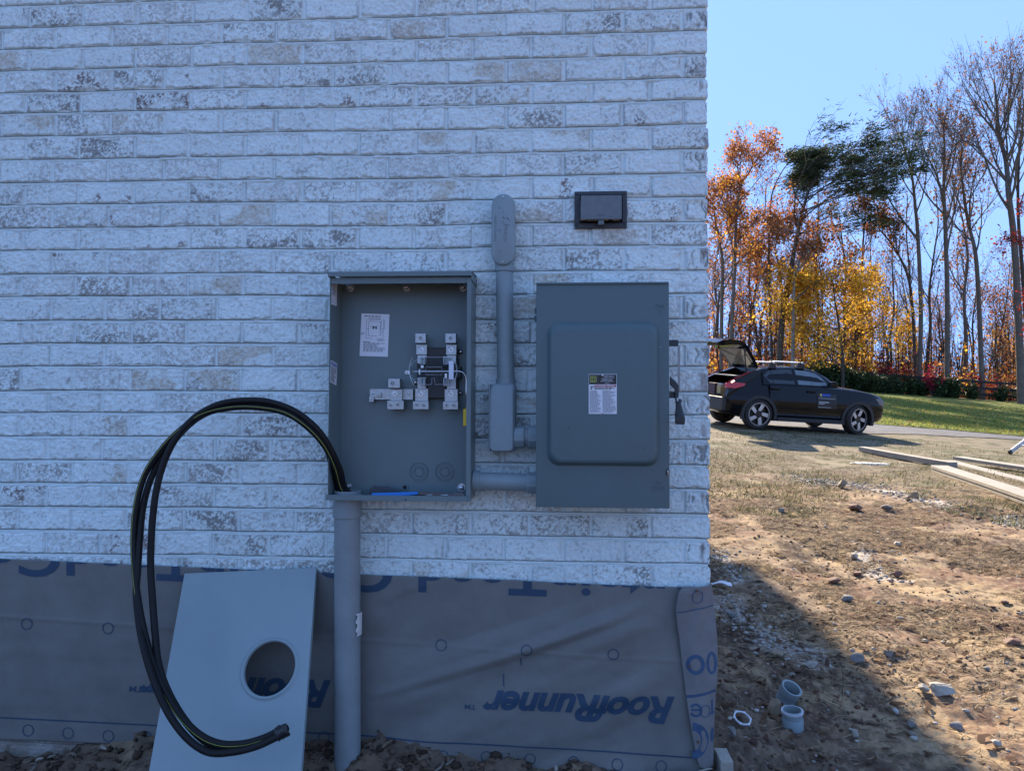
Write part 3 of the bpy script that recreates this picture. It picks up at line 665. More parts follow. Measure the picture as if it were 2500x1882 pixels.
# neutral bar
def bx1(b, x0, y0, x1, y1, ya, yb):
    p = P1(x0, y0, yb); q = P1(x1, y1, yb); b.box(min(p.x, q.x), max(p.x, q.x), yb, ya, min(p.z, q.z), max(p.z, q.z))
b = MB(); bx1(b, 318, 857, 594, 926, YB - .004, -.030); nb = b.build('neutral_bar', m_alu, mbox, bevel=.0008)
b = MB(); bx1(b, 436, 792, 510, 852, -.0305, -.075); o = b.build('wire_lug', m_alu, mbox, bevel=.0012); lug_hole(o, P1(465, 822, -.0751), .0085)
b = MB(); bx1(b, 448, 858, 524, 932, -.0305, -.052); o = b.build('terminal_plate', m_alu, mbox, bevel=.0008)
c = P1(478, 885, -.0522); b = MB(); b.ringy(c, .0035, .0085, -.0012, .0002, 24); b.build('washer', m_zinc, o, smooth=True); screw(o, c + Vector((0, -.001, 0)), .0042, 'screw', .006)
b = MB(); bx1(b, 430, 932, 534, 988, -.0305, -.074); o = b.build('wire_lug', m_alu, mbox, bevel=.0012); lug_hole(o, P1(453, 962, -.0741), .0062); lug_hole(o, P1(497, 957, -.0741), .0062)
b = MB(); bx1(b, 314, 906, 344, 940, YB - .006, -.042); o = b.build('ground_lug', m_alu, mbox, bevel=.0008); screw(o, P1(326, 922, -.0422), .0040, 'screw', .003)
b = MB(); bx1(b, 358, 880, 390, 908, -.0305, -.040); o = b.build('ground_clip', m_alu, mbox, bevel=.0008)
for c in ((336, 888), (372, 893), (567, 888)): screw(nb, P1(*c, -.0304 if c[0] != 372 else -.0402), .0040, 'screw', .005)

# pliers lying on the bottom of the box
zt = lambda x, y: (800 + x * .2351, 1100 + y * .2351)
zfl = mbz0 + TH
yt = -.135
def T3(x, y, yy): return W(*zt(x, y), yy)
pl = thing('pliers', 'long blue handled pliers lying on the floor of the open meter box', 'pliers', (T3(800, 450, yt).x, yt, zfl))
b = MB()
def bar(b, p, q, w, h0, h1, y, d):                 # flat tapered bar standing on the box floor
    pts = [(p, zfl + h0[0]), (q, zfl + h1[0]), (q, zfl + h1[1]), (p, zfl + h0[1])]
    b.prism(pts, y - d, y, axis='y')
xa, xb, xc = T3(455, 450, yt).x, T3(945, 450, yt).x, T3(1430, 450, yt).x
b.prism([(xa, zfl + .0095), (xa + .004, zfl + .021), (xb - .02, zfl + .026), (xb, zfl + .0265), (xb, zfl + .018), (xb - .05, zfl + .012), (xa + .02, zfl + .009)], yt - .012, yt, axis='y')
b.build('handle', mat('blue_grip', (.012, .19, .60), .45, var=.06), pl, bevel=.003, seg=3, label='bright blue grip')
b = MB(); y2 = -.06
xd, xe, xf = T3(445, 420, y2).x, T3(690, 420, y2).x, T3(760, 440, y2).x
b.prism([(xd, zfl + .002), (xd, zfl + .026), (xd + .012, zfl + .037), (xe - .02, zfl + .033), (xf, zfl + .020), (xf, zfl + .002)], y2 - .012, y2, axis='y')
b.build('handle', mat('dark_grip', (.05, .055, .065), .5, var=.1), pl, bevel=.003, seg=3, label='dark grip')
m_steel = mat('dark_steel', (.12, .12, .13), .38, metal=.8, var=.2)
b = MB(); b.prism([(xb + .001, zfl + .017), (xb + .001, zfl + .026), (xb + .03, zfl + .027), (xc - .04, zfl + .022), (xc - .03, zfl + .027), (xc - .005, zfl + .025), (xc, zfl + .012), (xc - .06, zfl + .008)], yt - .010, yt - .002, axis='y')
b.prism([(xf, zfl + .006), (xb, zfl + .016), (xc - .02, zfl + .014), (xc - .02, zfl + .005)], -.112, -.105, axis='y')
b.build('jaw', m_steel, pl, bevel=.001)
for xx, L, side in ((1070, .011, 'left'), (1225, .014, 'right')):
    q = T3(xx, 466, -.144); b = MB(); b.tube([Vector((q.x - L / 2 - .012, -.144, zfl + .0165)), Vector((q.x - L / 2, -.144, zfl + .0165)), Vector((q.x + L / 2, -.144, zfl + .0165))], [.0012, .0022, .0022], 6)
    o = b.build('driver_bit', m_chrome, smooth=True, origin=(q.x, -.144, zfl + .014)); tag(o, 'tiny bright steel driver bit in front of the pliers, the %s one' % side, 'bit', 'driver bits in the meter box')

# ------------------------------------------------------------------ riser, cables
yr = -.080
tp = W(848, 1250, yr); bt = W(848.5, 1842, yr); RR = .0445
xr = (tp.x + bt.x) / 2
riser = thing('riser_conduit', 'thick vertical grey plastic conduit rising from the soil into the meter box', 'conduit', (xr, yr, bt.z))
b = MB(); ztop = W(848, 1262, yr).z
b.tube([(bt.x, yr, bt.z - .35), (bt.x, yr, bt.z), (tp.x, yr, ztop)], RR, 40); b.build('pipe', m_pvc2, riser, smooth=True)
b = MB(); b.ringy((tp.x, yr, 0), RR + .0004, RR + .0045, ztop - .0, mbz0 - .003, 40, ax=2)
b.build('coupling', m_pvc2, riser, smooth=True, bevel=.001)
b = MB(); b.ringy((tp.x, yr, 0), RR - .005, RR + .002, mbz0 + .0028, mbz0 + .024, 40, ax=2)
b.ringy((tp.x, yr, 0), RR + .0022, RR + .006, mbz0 + .0028, mbz0 + .011, 12, ax=2)
b.build('hub_ring', m_pvc2, riser, smooth=True, bevel=.001)
b = MB(); 
sz0, sz1 = W(876, 1547, yr).z, W(876, 1492, yr).z
P = []
for i in range(9):
    z = sz0 + (sz1 - sz0) * i / 8; row = []
    a0 = -.55 + .12 * math.sin(i * 2.1); 
    for j in range(5):
        a = a0 + (.18 - a0) * j / 4; row.append(Vector((bt.x + (RR + .0008) * math.cos(a - .15), yr + (RR + .0008) * math.sin(a - .15), z)))
    P.append(row)
b.grid(P); b.build('torn_sticker', mat('paper_scrap', (.62, .62, .60), .7, var=.15, vscale=60), riser, fixn=False)

z7 = lambda x, y: (300 + x * .5655, 940 + y * .5655)
m_cable = mat('black_cable', (.012, .012, .013), .48, var=.3, vscale=30, bump=.25, bscale=60, spec=.22)
m_stripe = mat('yellow_green_stripe', (.32, .36, .06), .5, var=.1)
def spline(pts, n=10):
    out = []
    for i in range(len(pts) - 1):
        p0 = pts[max(i - 1, 0)]; p1 = pts[i]; p2 = pts[i + 1]; p3 = pts[min(i + 2, len(pts) - 1)]
        for k in range(n):
            t = k / n; out.append(.5 * ((2 * p1) + (p2 - p0) * t + (2 * p0 - 5 * p1 + 4 * p2 - p3) * t * t + (3 * p1 - p0 - 3 * p2 + p3) * t ** 3))
    out.append(pts[-1]); return out
hub = Vector((tp.x, yr, mbz0 - .05))
def cable(name, label, path, r, hx, stripes=(), hy=0):
    pts = [Vector((tp.x + hx, yr + hy, mbz0 - .16)), Vector((tp.x + hx, yr + hy, mbz0 - .02))] + [W(*z7(x, y), yy) for x, y, yy in path]
    S = spline(pts, 12); t = thing(name, label, 'cable', pts[-1], 'supply cables looping out of the riser')
    b = MB(); b.tube(S, r, 14); b.build('jacket', m_cable, t, smooth='full')
    for (ang, w) in stripes:
        b = MB(); q = []
        a = None
        for i, p in enumerate(S):
            tt = (S[min(i + 1, len(S) - 1)] - S[max(i - 1, 0)]).normalized()
            side = Vector((0, -1, 0)).cross(tt).normalized(); fr = Vector((0, -1, 0)) - tt * Vector((0, -1, 0)).dot(tt); fr.normalize()
            an = R(ang); q.append(p + (fr * math.cos(an) + side * math.sin(an)) * (r - .0004))
        b.tube(q, w, 6); b.build('colour_stripe', m_stripe, t, smooth='full')
    return t
cable('supply_cable', 'black cable of the loop with thin yellow green stripe, outermost on the left', [(940, 440, -.10), (918, 360, -.14), (872, 265, -.18), (800, 185, -.21), (705, 122, -.23), (590, 98, -.235), (470, 98, -.24), (345, 128, -.24), (235, 205, -.25), (150, 300, -.255), (92, 395, -.26), (60, 510, -.27), (47, 640, -.28), (50, 780, -.30), (66, 920, -.33), (92, 1060, -.36), (128, 1190, -.39), (178, 1310, -.42), (245, 1420, -.44), (330, 1505, -.45), (420, 1545, -.45), (520, 1545, -.44), (610, 1520, -.43), (672, 1490, -.42)], .0098, .004, ((-14, .0010), (150, .0009)), -.01)
cable('supply_cable', 'plain black cable of the loop, hanging innermost on the right', [(955, 440, -.09), (938, 370, -.13), (898, 280, -.17), (838, 190, -.20), (745, 115, -.22), (640, 75, -.23), (540, 66, -.235), (425, 80, -.24), (330, 125, -.24), (260, 190, -.25), (205, 270, -.26), (165, 370, -.27), (140, 480, -.28), (125, 620, -.29), (120, 780, -.30), (128, 920, -.32), (140, 1080, -.35), (152, 1190, -.38), (185, 1300, -.41), (250, 1420, -.43), (330, 1515, -.44), (420, 1568, -.43), (530, 1568, -.42), (620, 1535, -.41), (690, 1502, -.40)], .0108, .020, (), .012)
cable('supply_cable', 'plain black cable of the loop, running along the outside of the bottom bend', [(925, 440, -.07), (905, 360, -.11), (880, 270, -.15), (850, 215, -.18), (770, 138, -.205), (660, 92, -.215), (545, 82, -.22), (430, 96, -.225), (320, 145, -.23), (235, 225, -.235), (165, 320, -.24), (115, 420, -.25), (85, 540, -.26), (72, 680, -.28), (64, 800, -.30), (58, 900, -.325), (72, 1040, -.36), (98, 1160, -.40), (140, 1290, -.43), (200, 1420, -.46), (280, 1525, -.475), (370, 1583, -.475), (470, 1583, -.465), (570, 1560, -.45), (650, 1525, -.44), (705, 1495, -.43)], .0105, -.016, (), 0)
# taped end of the bundle
e0, e1 = W(*z7(660, 1508), -.428), W(*z7(708, 1486), -.418)
tape = thing('cable_end_tape', 'wrinkled black tape wrapped round the cut end of the cable loop', 'tape', e1)
b = MB(); d = (e1 - e0).normalized(); rg = []
a = d.orthogonal().normalized(); c2 = d.cross(a)
for i in range(7):
    p = e0 + (e1 - e0) * i / 6
    rg.append([p + (a * math.cos(k * math.pi / 8) + c2 * math.sin(k * math.pi / 8)) * (.0185 + .0035 * random.random() - (.003 if i in (0, 6) else 0)) + d * .006 * random.random() * (i == 6) for k in range(16)])
b.stack(rg); b.build('tape_wrap', mat('black_tape', (.02, .02, .022), .35, var=.4, vscale=60, bump=.4, bscale=120), tape, smooth=True)

# ------------------------------------------------------------------ leaning cover panel
TLp, TRp = W(450, 1399, -.030), W(772, 1385, -.030)
BLp, BRp = W(363, 1882, -.335), W(735, 1882, -.325)
nrm = (TRp - TLp).cross(BLp - TLp).normalized()
if nrm.y > 0: nrm = -nrm
ex = (TRp - TLp).normalized(); ez = nrm.cross(ex); ez = ez if ez.z > 0 else -ez
ex = ex - nrm * ex.dot(nrm); ex.normalize(); ez = (ez - ex * ez.dot(ex)).normalized()
C0 = TLp
def pl2(p): d = p - C0; return Vector((d.dot(ex), d.dot(ez)))
def pw(u, v, k=0): return C0 + ex * u + ez * v + nrm * k
def WPp(px, py): return pl2(WP(px, py, C0, nrm))
tl, tr = WPp(450, 1399), WPp(772, 1385); br = WPp(735, 1882); bl = WPp(363, 1882)
hgt = -.80
def along(p, q, v): t = (v - p.y) / (q.y - p.y); return Vector((p.x + (q.x - p.x) * t, v))
bl2, br2 = along(tl, bl, hgt), along(tr, br, hgt)
hc = WPp(659, 1631); hr = (WPp(720, 1631) - WPp(598, 1631)).length / 2
cover = thing('meter_cover', 'light grey steel meter cover with a round hole, leaning on the wrapped foundation', 'cover', pw(bl2.x, bl2.y))
n = 48
outer = []
quad = [tr, tl, bl2, br2]
for i in range(n):
    a = 2 * math.pi * i / n; d = Vector((math.cos(a), math.sin(a))); best = 1e9
    for p, q in zip(quad, quad[1:] + quad[:1]):
        e = q - p; den = d.x * e.y - d.y * e.x
        if abs(den) < 1e-9: continue
        w = p - hc; t = (w.x * e.y - w.y * e.x) / den; s = (w.x * d.y - w.y * d.x) / den
        if t > 0 and -1e-6 <= s <= 1 + 1e-6: best = min(best, t)
    outer.append(hc + d * best)
# snap nearest samples to the corners
for c in quad:
    j = min(range(n), key=lambda i: (outer[i] - c).length); outer[j] = c
def ring_pts(r, k): return [pw(hc.x + r * math.cos(2 * math.pi * i / n), hc.y + r * math.sin(2 * math.pi * i / n), k) for i in range(n)]
b = MB()
FL = .016
b.stack([[pw(p.x, p.y, -FL) for p in outer], [pw(p.x, p.y, -.0015) for p in outer], [pw(hc.x + (p - hc).x * .997, hc.y + (p - hc).y * .997, 0) for p in outer], ring_pts(hr * 1.20, 0)], False, False)
b.stack([[pw(hc.x + (p - hc).x * .99, hc.y + (p - hc).y * .99, -FL + .001) for p in outer], [pw(hc.x + (p - hc).x * .99, hc.y + (p - hc).y * .99, -.002) for p in outer], ring_pts(hr * 1.02, -.0022)], False, False)
o = b.build('panel', m_greylt, cover, fixn=False); o.data.shade_smooth(); o.data.set_sharp_from_angle(angle=R(30))
b = MB(); b.stack([ring_pts(hr * 1.21, .0001), ring_pts(hr * 1.16, -.0010), ring_pts(hr * 1.12, .0060), ring_pts(hr * 1.07, .0080), ring_pts(hr * 1.01, .0050), ring_pts(hr, -.006)], False, False)
b.build('hole_rim', m_greylt, cover, smooth='full', fixn=False)

# ------------------------------------------------------------------ upper and lower conduit bodies, pipe
zu = lambda x, y: (1180 + x * .1321, 460 + y * .1321)
def stadium(cx, z0, z1, r, y, n=14, sx=1.0):
    return [Vector((cx + r * math.cos(a), y, z1 - r + r * math.sin(a))) for a in [math.pi * i / n for i in range(n + 1)]] + [Vector((cx + r * math.cos(a), y, z0 + r + r * math.sin(a))) for a in [math.pi + math.pi * i / n for i in range(n + 1)]]
yc = -.088
cA = W(*zu(366, 700), yc); tA = W(*zu(366, 95), yc); bA = W(*zu(366, 1420), yc); rA = (W(*zu(585, 700), yc).x - W(*zu(148, 700), yc).x) / 2
lb = thing('conduit_fitting', 'upper oblong grey plastic conduit fitting with a screwed cover on the brick wall', 'conduit fitting', (cA.x, 0, bA.z), 'grey plastic conduit bodies')
b = MB(); b.stack([stadium(cA.x, bA.z + .004, tA.z - .004, rA - .003, -.004), stadium(cA.x, bA.z + .004, tA.z - .004, rA - .003, yc + .012)])
b.build('body', m_pvc, lb, smooth=True)
b = MB(); b.stack([stadium(cA.x, bA.z, tA.z, rA, yc + .0118), stadium(cA.x, bA.z, tA.z, rA, yc + .006), stadium(cA.x, bA.z + .002, tA.z - .002, rA - .002, yc + .002), stadium(cA.x, bA.z + .006, tA.z - .006, rA - .006, yc)])
cov = b.build('cover', m_pvc, lb, smooth=True)
for q in ((366, 155), (355, 1357)): screw(cov, W(*zu(*q), yc - .0002), .0033, 'cover_screw', .003)
def emb(parent, body, quad, k=.0006, m=None, **kw):  # text between TL,TR,BL points
    V, F = norm_text(body, **kw); TL, TR, BL = quad; b = MB()
    b.add([TL + (TR - TL) * v.x + (BL - TL) * (1 - v.y) + Vector((0, -k, 0)) for v in V], F)
    return b.build('embossed_text', m or m_pvc, parent, fixn=False)
m_emb = mat('pvc_emboss', (.12, .145, .16), .5, var=.05)
U = lambda x, y: W(*zu(x, y), yc)
emb(cov, 'KRALOY', (U(452, 690), U(432, 998), U(388, 690)), m=m_emb, shear=.3)
emb(cov, 'MADE IN CANADA', (U(240, 512), U(236, 985), U(204, 512)), m=m_emb)
emb(cov, '2"', (U(325, 750), U(325, 835), U(275, 750)), m=m_emb)
b = MB(); 
for q in ([(356, 512), (395, 545), (396, 580), (360, 545)], [(425, 520), (478, 575), (482, 605), (425, 548)], [(358, 655), (486, 675), (480, 690), (360, 668)], [(356, 600), (366, 600), (366, 660), (356, 655)], [(360, 435), (380, 420), (384, 440), (368, 447)]):
    b.add([U(*p) + Vector((0, -.0006, 0)) for p in q], [(0, 1, 2, 3)])
b.build('embossed_emblem', m_emb, cov, fixn=False)
for (x, y, r) in ((298, 362, .0040), (300, 1165, .0040)): b = MB(); b.ringy(U(x, y), r - .0008, r, -.0006, 0, 18); b.build('embossed_ring', m_emb, cov)
yp = -.045
hb0 = W(*zu(385, 1545), yp); RP = .0302
xt_, xb_ = W(1231.3, 700, yp), W(1234.8, 925, yp)
b = MB(); b.tube([(xt_.x, yp, bA.z + .02), (xt_.x, yp, hb0.z)], .0345, 32); b.build('hub', m_pvc, lb, smooth=True, bevel=.001)
zl = lambda x, y: (1180 + x * .19227, 900 + y * .19227)
yl = -.098
def LW(x, y, yy=yl): return W(*zl(x, y), yy)
lt, lbm = LW(250, 186).z, LW(250, 1062).z; lx0, lx1 = LW(88, 600).x, LW(402, 600).x; lxc = LW(66, 600).x
cpz = LW(280, 130, yp).z
pipe = thing('vertical_conduit', 'straight vertical grey plastic conduit joining the two conduit fittings', 'conduit', (xb_.x, yp, lt), 'grey plastic conduits')
b = MB(); b.tube([(xb_.x, yp, lt + .012), (xt_.x, yp, hb0.z - .0005)], RP, 36); b.build('pipe', m_pvc, pipe, smooth=True)
b = MB(); p = W(*(1224, 778), yp - RP - .0004); b.cyl(p, p + Vector((0, .002, 0)), .004, 10); b.build('scuff', m_pvc2, pipe)
lo = thing('conduit_fitting', 'lower boxy grey plastic conduit fitting beside the dark safety switch', 'conduit fitting', ((lx0 + lx1) / 2, 0, lbm), 'grey plastic conduit bodies')
b = MB(); yb = -.006
b.stack([rbox_loop(lx0, lx1, lbm, lt, .012, yb), rbox_loop(lx0, lx1, lbm, lt, .014, yl + .016), rbox_loop(lx0, lx1 - .003, lbm + .002, lt - .006, .014, yl + .006), rbox_loop(lx0, lx1 - .008, lbm + .006, lt - .020, .014, yl)])
b.build('body', m_pvc, lo, smooth=True)
b = MB(); b.box(lxc, lx0 - .0008, yl + .003, yb, lbm + .001, lt - .001); b.build('cover', m_pvc, lo, bevel=.004, seg=3)
b = MB(); b.ringy((xb_.x, yp, 0), RP + .0003, .0345, lt - .004, cpz, 36, ax=2); b.build('hub', m_pvc, lo, smooth=True, bevel=.001)
# nipple to the switch
SWX0 = W(1308, 900, -.2).x
nz = LW(450, 868, -.07).z; ny = -.062
nip = thing('conduit_nipple', 'short horizontal grey plastic nipple between lower conduit fitting and the switch', 'conduit', (lx1 + .02, ny, nz), 'grey plastic conduits')
xa_, xb2 = lx1 - .004, LW(522, 868, ny).x; xc_, xd_ = LW(568, 868, ny).x, SWX0 + .012
def polytube(b, x0, x1, r, n=10, cham=.006):
    cs = [(x0, r - .003), (x0 + cham * .5, r), (x1, r)]
    b.stack([[Vector((x, ny + q * math.cos(2 * math.pi * k / n + .31), nz + q * math.sin(2 * math.pi * k / n + .31))) for k in range(n)] for x, q in cs])
b = MB(); polytube(b, xa_, xb2, .0385); b.build('hub', m_pvc, nip, bevel=.0015)
b = MB(); b.tube([(xb2 + .0002, ny, nz), (xc_ - .0002, ny, nz)], .033, 32); b.build('pipe', m_pvc2, nip, smooth=True)
b = MB(); polytube(b, xc_, xd_, .0395); b.build('coupling', m_pvc, nip, bevel=.0015)
# horizontal conduit between meter box and switch
yh = -.075
h0, h1 = T3(1535, 313, yh), T3(2110, 333, yh)
hc_ = thing('horizontal_conduit', 'short horizontal grey plastic conduit linking the meter box to the switch', 'conduit', ((h0 + h1) / 2), 'grey plastic conduits')
sl = (h1 - h0).normalized()
def hx_at(x): return h0 + sl * ((x - h0.x) / sl.x)
xA, xB, xC_, xD = mbx1 + .0006, T3(1583, 313, yh).x, T3(2070, 330, yh).x, SWX0 + .006
b = MB(); b.tube([hx_at(xB - .01), hx_at(xC_ + .01)], .0302, 36); b.build('pipe', m_pvc, hc_, smooth=True)
b = MB(); b.tube([hx_at(xA), hx_at(xB)], .0355, 40); b.build('coupling', m_pvc, hc_, smooth=True, bevel=.0015)
b = MB(); b.tube([hx_at(xC_), hx_at(xC_ + .004), hx_at(xD)], [.034, .0365, .0365], 12); b.build('coupling', m_pvc, hc_, bevel=.001)
b = MB(); q = hx_at(mbx1); b.ringy((mbx1 - TH - .007, q.y, q.z), .026, .0375, 0, .0065, 24, ax=0); b.build('locknut', m_pvc, hc_, bevel=.001)

# ------------------------------------------------------------------ safety switch
YS = -.200
zs3 = lambda x, y: (1160 + x * .4927, 440 + y * .4927)
def S3(x, y, yy=YS): return W(*zs3(x, y), yy)
sx0, sx1 = S3(302, 1000).x, S3(962, 1000).x; sz1, sz0 = S3(630, 513).z, S3(630, 1622).z
sw = thing('safety_switch', 'closed dark grey electrical disconnect switch with raised door panel and side handle', 'switch box', ((sx0 + sx1) / 2, 0, sz0))
b = MB(); b.box(sx0 + .004, sx1 - .004, YS + .020, -.002, sz0 + .004, sz1 - .001); b.build('housing', m_swgrey, sw, bevel=.002)
b = MB()
nloop = 8
fx0, fx1, fz0, fz1 = sx0, sx1, sz0, sz1
b.stack([rbox_loop(fx0, fx1, fz0, fz1, .002, YS + .026, nloop), rbox_loop(fx0, fx1, fz0, fz1, .002, YS + .0015, nloop), rbox_loop(fx0 + .0012, fx1 - .0012, fz0 + .0012, fz1 - .0012, .003, YS, nloop), rbox_loop(fx0 + .004, fx1 - .004, fz0 + .004, fz1 - .004, .004, YS, nloop), rbox_loop(S3(352, 9).x, S3(916, 9).x, S3(0, 1416).z, S3(0, 698).z, .041, YS, nloop),
         rbox_loop(S3(358, 9).x, S3(910, 9).x, S3(0, 1410).z, S3(0, 704).z, .040, YS, nloop), rbox_loop(S3(362, 9).x, S3(906, 9).x, S3(0, 1406).z, S3(0, 709).z, .039, YS - .004, nloop),
         rbox_loop(S3(376, 9).x, S3(891, 9).x, S3(0, 1392).z, S3(0, 732).z, .034, YS - .0185, nloop), rbox_loop(S3(385, 9).x, S3(881, 9).x, S3(0, 1382).z, S3(0, 743).z, .030, YS - .0215, nloop),
         rbox_loop(S3(389, 9).x, S3(877, 9).x, S3(0, 1378).z, S3(0, 747).z, .029, YS - .0216, nloop)], False, True)
door = b.build('door', m_swgrey, sw, smooth=True); door.data.set_sharp_from_angle(angle=R(24))
b = MB(); lz = S3(630, 505).z
b.prism([(YS - .006, sz1 - .002), (YS - .006, sz1 + .004), (-.003, sz1 + .012), (-.003, sz1 + .009), (YS - .0042, sz1 + .0012), (YS - .0042, sz1 - .002)], sx0 - .001, sx1 - .0015, axis='x'); b.build('rain_lip', m_swgrey, sw, bevel=.0006)
def emb2(body, x0, y0, x1, y1, yy=YS, k=.0016):
    V, F = norm_text(body); TL, TR, BL = S3(x0, y0, yy), S3(x1, y0, yy), S3(x0, y1, yy); b = MB()
    P0 = [TL + (TR - TL) * v.x + (BL - TL) * (1 - v.y) for v in V]; nv = len(P0)
    b.add([p + Vector((0, -k, 0)) for p in P0], F)
    # rims of the raised letters
    from collections import Counter
    ed = Counter()
    for f in F:
        for i in range(len(f)): ed[tuple(sorted((f[i], f[(i + 1) % len(f)])))] += 1
    for (i, j), c in ed.items():
        if c == 1: b.add([P0[i], P0[j], P0[j] + Vector((0, -k, 0)), P0[i] + Vector((0, -k, 0))], [(0, 1, 2, 3)])
    o = b.build('embossed_text', m_swgrey, door, fixn=True)
emb2('ON', 892, 614, 938, 636); emb2('I', 912, 643, 917, 663); emb2('O', 897, 1489, 917, 1509); emb2('OFF', 876, 1519, 937, 1539)
b = MB(); p = S3(876, 1516); q = S3(937, 1516); b.box(p.x, q.x, YS - .0014, YS, p.z - .0008, p.z + .0008); b.build('embossed_bar', m_swgrey, door)
b = MB()
for za in (628, 668): 
    p = S3(297, za); q = S3(297, za + 30); b.cyl((sx0 - .0035, YS + .024, p.z), (sx0 - .0035, YS + .024, q.z), .0032, 12)
b.build('hinge', m_swgrey, sw, smooth=True)
b = MB(); p = S3(952, 1447); b.cur = 1; b.box(p.x - .0035, p.x + .003, YS - .0006, YS + .0004, p.z - .011, p.z + .011); b.cur = 0
b.tube([p + Vector((-.001, 0, .008)), p + Vector((0, -.008, .006)), p + Vector((.001, -.009, -.002)), p + Vector((.0, -.006, -.009)), p + Vector((-.001, 0, -.0095))], .0017, 8)
b.build('hasp', [m_zinc, m_hole], sw, smooth=True)
b = MB(); p = S3(918, 828); b.cyl(p, p + Vector((0, -.001, 0)), .0022, 10); b.build('paint_nick', m_greylt, door)
b = MB(); p = S3(460, 890, YS - .0216); b.cyl(p, p + Vector((0, -.0004, 0)), .0012, 8); b.build('paint_nick', m_greylt, door)
# switch label
z8 = lambda x, y: (1420 + x * .07205, 900 + y * .07205)
yL = YS - .0218
L8 = lambda x, y: W(*z8(x, y), yL)
LTL, LTR, LBR, LBL = L8(240, 185), L8(1190, 185), L8(1190, 1530), L8(240, 1530)
m_yg = mat('yellow_green_ink', (.36, .40, .08), .5, var=.05); m_red = mat('red_ink', (.42, .015, .025), .5, var=.05); m_lblack = mat('label_black', (.008, .008, .009), .4, var=.1)
uu = lambda x: (x - 240) / 950.0
vv = lambda y: (y - 185) / 1345.0
def rect(x0, y0, x1, y1, m): return (uu(x0), vv(y0), uu(x1), vv(y1), m)
mk = [rect(252, 200, 1178, 532, 3), rect(430, 555, 1168, 620, 5)]
mk2 = [(*rect(548, 205, 558, 500, 2), .0003)] + [(*rect(*q, 4), .0003) for q in ((290, 250, 500, 275), (290, 435, 500, 460), (290, 275, 315, 435), (475, 275, 500, 435), (330, 295, 440, 318), (345, 318, 372, 400), (330, 400, 440, 422), (432, 305, 455, 412))]
mk2 += [(*m_, .0003) for m_ in [(uu(a), vv(c), uu(b2), vv(d), 2) for a, c, b2, d in ((275, 600, 430, 605), (432, 560, 437, 740))]]
mk2 += [(*r_, .0003) for r_ in textrows(uu(275), uu(665), vv(745), vv(1500), 24, 2, .5, 31) + textrows(uu(710), uu(1165), vv(740), vv(1505), 25, 2, .5, 32) + textrows(uu(450), uu(1165), vv(636), vv(715), 3, 1, .6, 33)]
lab, at = quad_sticker('warning_label', [LTL, LTR, LBR, LBL], (0, -1, 0), door, mk + mk2, [m_white, m_ink, m_inklt, m_lblack, m_yg, m_red], th=.0006)
for body, x0, y0, x1, y1 in (('GENERAL DUTY', 765, 230, 1095, 262), ('SAFETY SWITCH', 745, 275, 1110, 307), ('INTERRUPTOR DE', 660, 323, 1058, 355), ('SEGURIDAD DE', 690, 368, 1028, 400), ('SERVICIO GENERAL', 640, 412, 1085, 445), ('200 A', 815, 460, 910, 486), ('240 Vac', 775, 498, 970, 522)):
    add_text(lab, at, body, uu(x0), vv(y0), uu(x1), vv(y1), .0017, m_white, 'label_text')
add_text(lab, at, 'DANGER / PELIGRO', uu(540), vv(566), uu(1112), vv(609), .0017, m_white, 'label_text', offset=.015)
b = MB(); b.add([at(uu(460), vv(606), .0017), at(uu(512), vv(606), .0017), at(uu(486), vv(564), .0017)], [(0, 1, 2)]); b.build('warning_triangle', m_white, lab, fixn=False)
b = MB()
for q in ([(275, 580), (360, 620), (372, 650), (330, 640)], [(345, 640), (372, 640), (330, 715), (315, 715)], [(280, 690), (355, 640), (362, 655), (290, 700)], [(350, 565), (435, 640), (430, 650), (345, 575)]):
    b.add([at(uu(x), vv(y), .0017) for x, y in q], [(0, 1, 2, 3)])
b.build('shock_pictogram', m_ink, lab, fixn=False)
for q in ((710, 228), (715, 1492)): screw(lab, W(*z8(*q), yL - .0012), .0032, 'rivet', .0015)
# handle on the right flank
z5 = lambda x, y: (1600 + x * .15625, 800 + y * .15625)
yH = -.125
H5 = lambda x, y, yy=yH: W(*z5(x, y), yy)
m_hnd = mat('dark_steel_bracket', (.035, .045, .05), .45, var=.15, spec=.4); m_galv = mat('galvanised', (.30, .31, .31), .5, metal=.5, var=.2, vscale=80)
hnd = None
b = MB(); p, q = H5(215, 1010), H5(310, 1100); b.box(sx1 - .004, q.x + .004, yH - .010, yH + .010, q.z, p.z); b.build('handle_bracket', m_hnd, sw, bevel=.001)
b = MB(); p, q = H5(215, 195), H5(352, 290); b.box(sx1 - .004, q.x, yH - .010, yH + .010, q.z, p.z); grd = b.build('handle_bracket', m_hnd, sw, bevel=.001)
xg0, xg1 = H5(325, 500).x, H5(372, 500).x
b = MB(); b.box(xg0 + .003, xg1 - .001, yH - .0118, yH - .0102, H5(0, 1000).z, H5(0, 292).z); b.box(xg1 - .0009, xg1 + .0008, yH - .0118, yH + .010, H5(0, 1000).z, H5(0, 292).z)
b.build('guard_strip', m_galv, grd, bevel=.0004)
b = MB()
arm = [H5(214, 765), H5(305, 848), H5(348, 905), H5(352, 985), H5(345, 1100), H5(300, 1100), H5(282, 960), H5(214, 890)]
b.prism([(p.x, p.z) for p in arm], yH - .022, yH - .0125, axis='y'); lev = b.build('lever_arm', m_hnd, sw, bevel=.0015)
b = MB(); a0, a1 = H5(322, 1090, yH - .016), H5(338, 1130, yH - .03); b.tube([a0, a1, H5(370, 1300, yH - .07)], .0045, 12); b.build('lever_shank', m_zinc, lev, smooth=True)
b = MB()
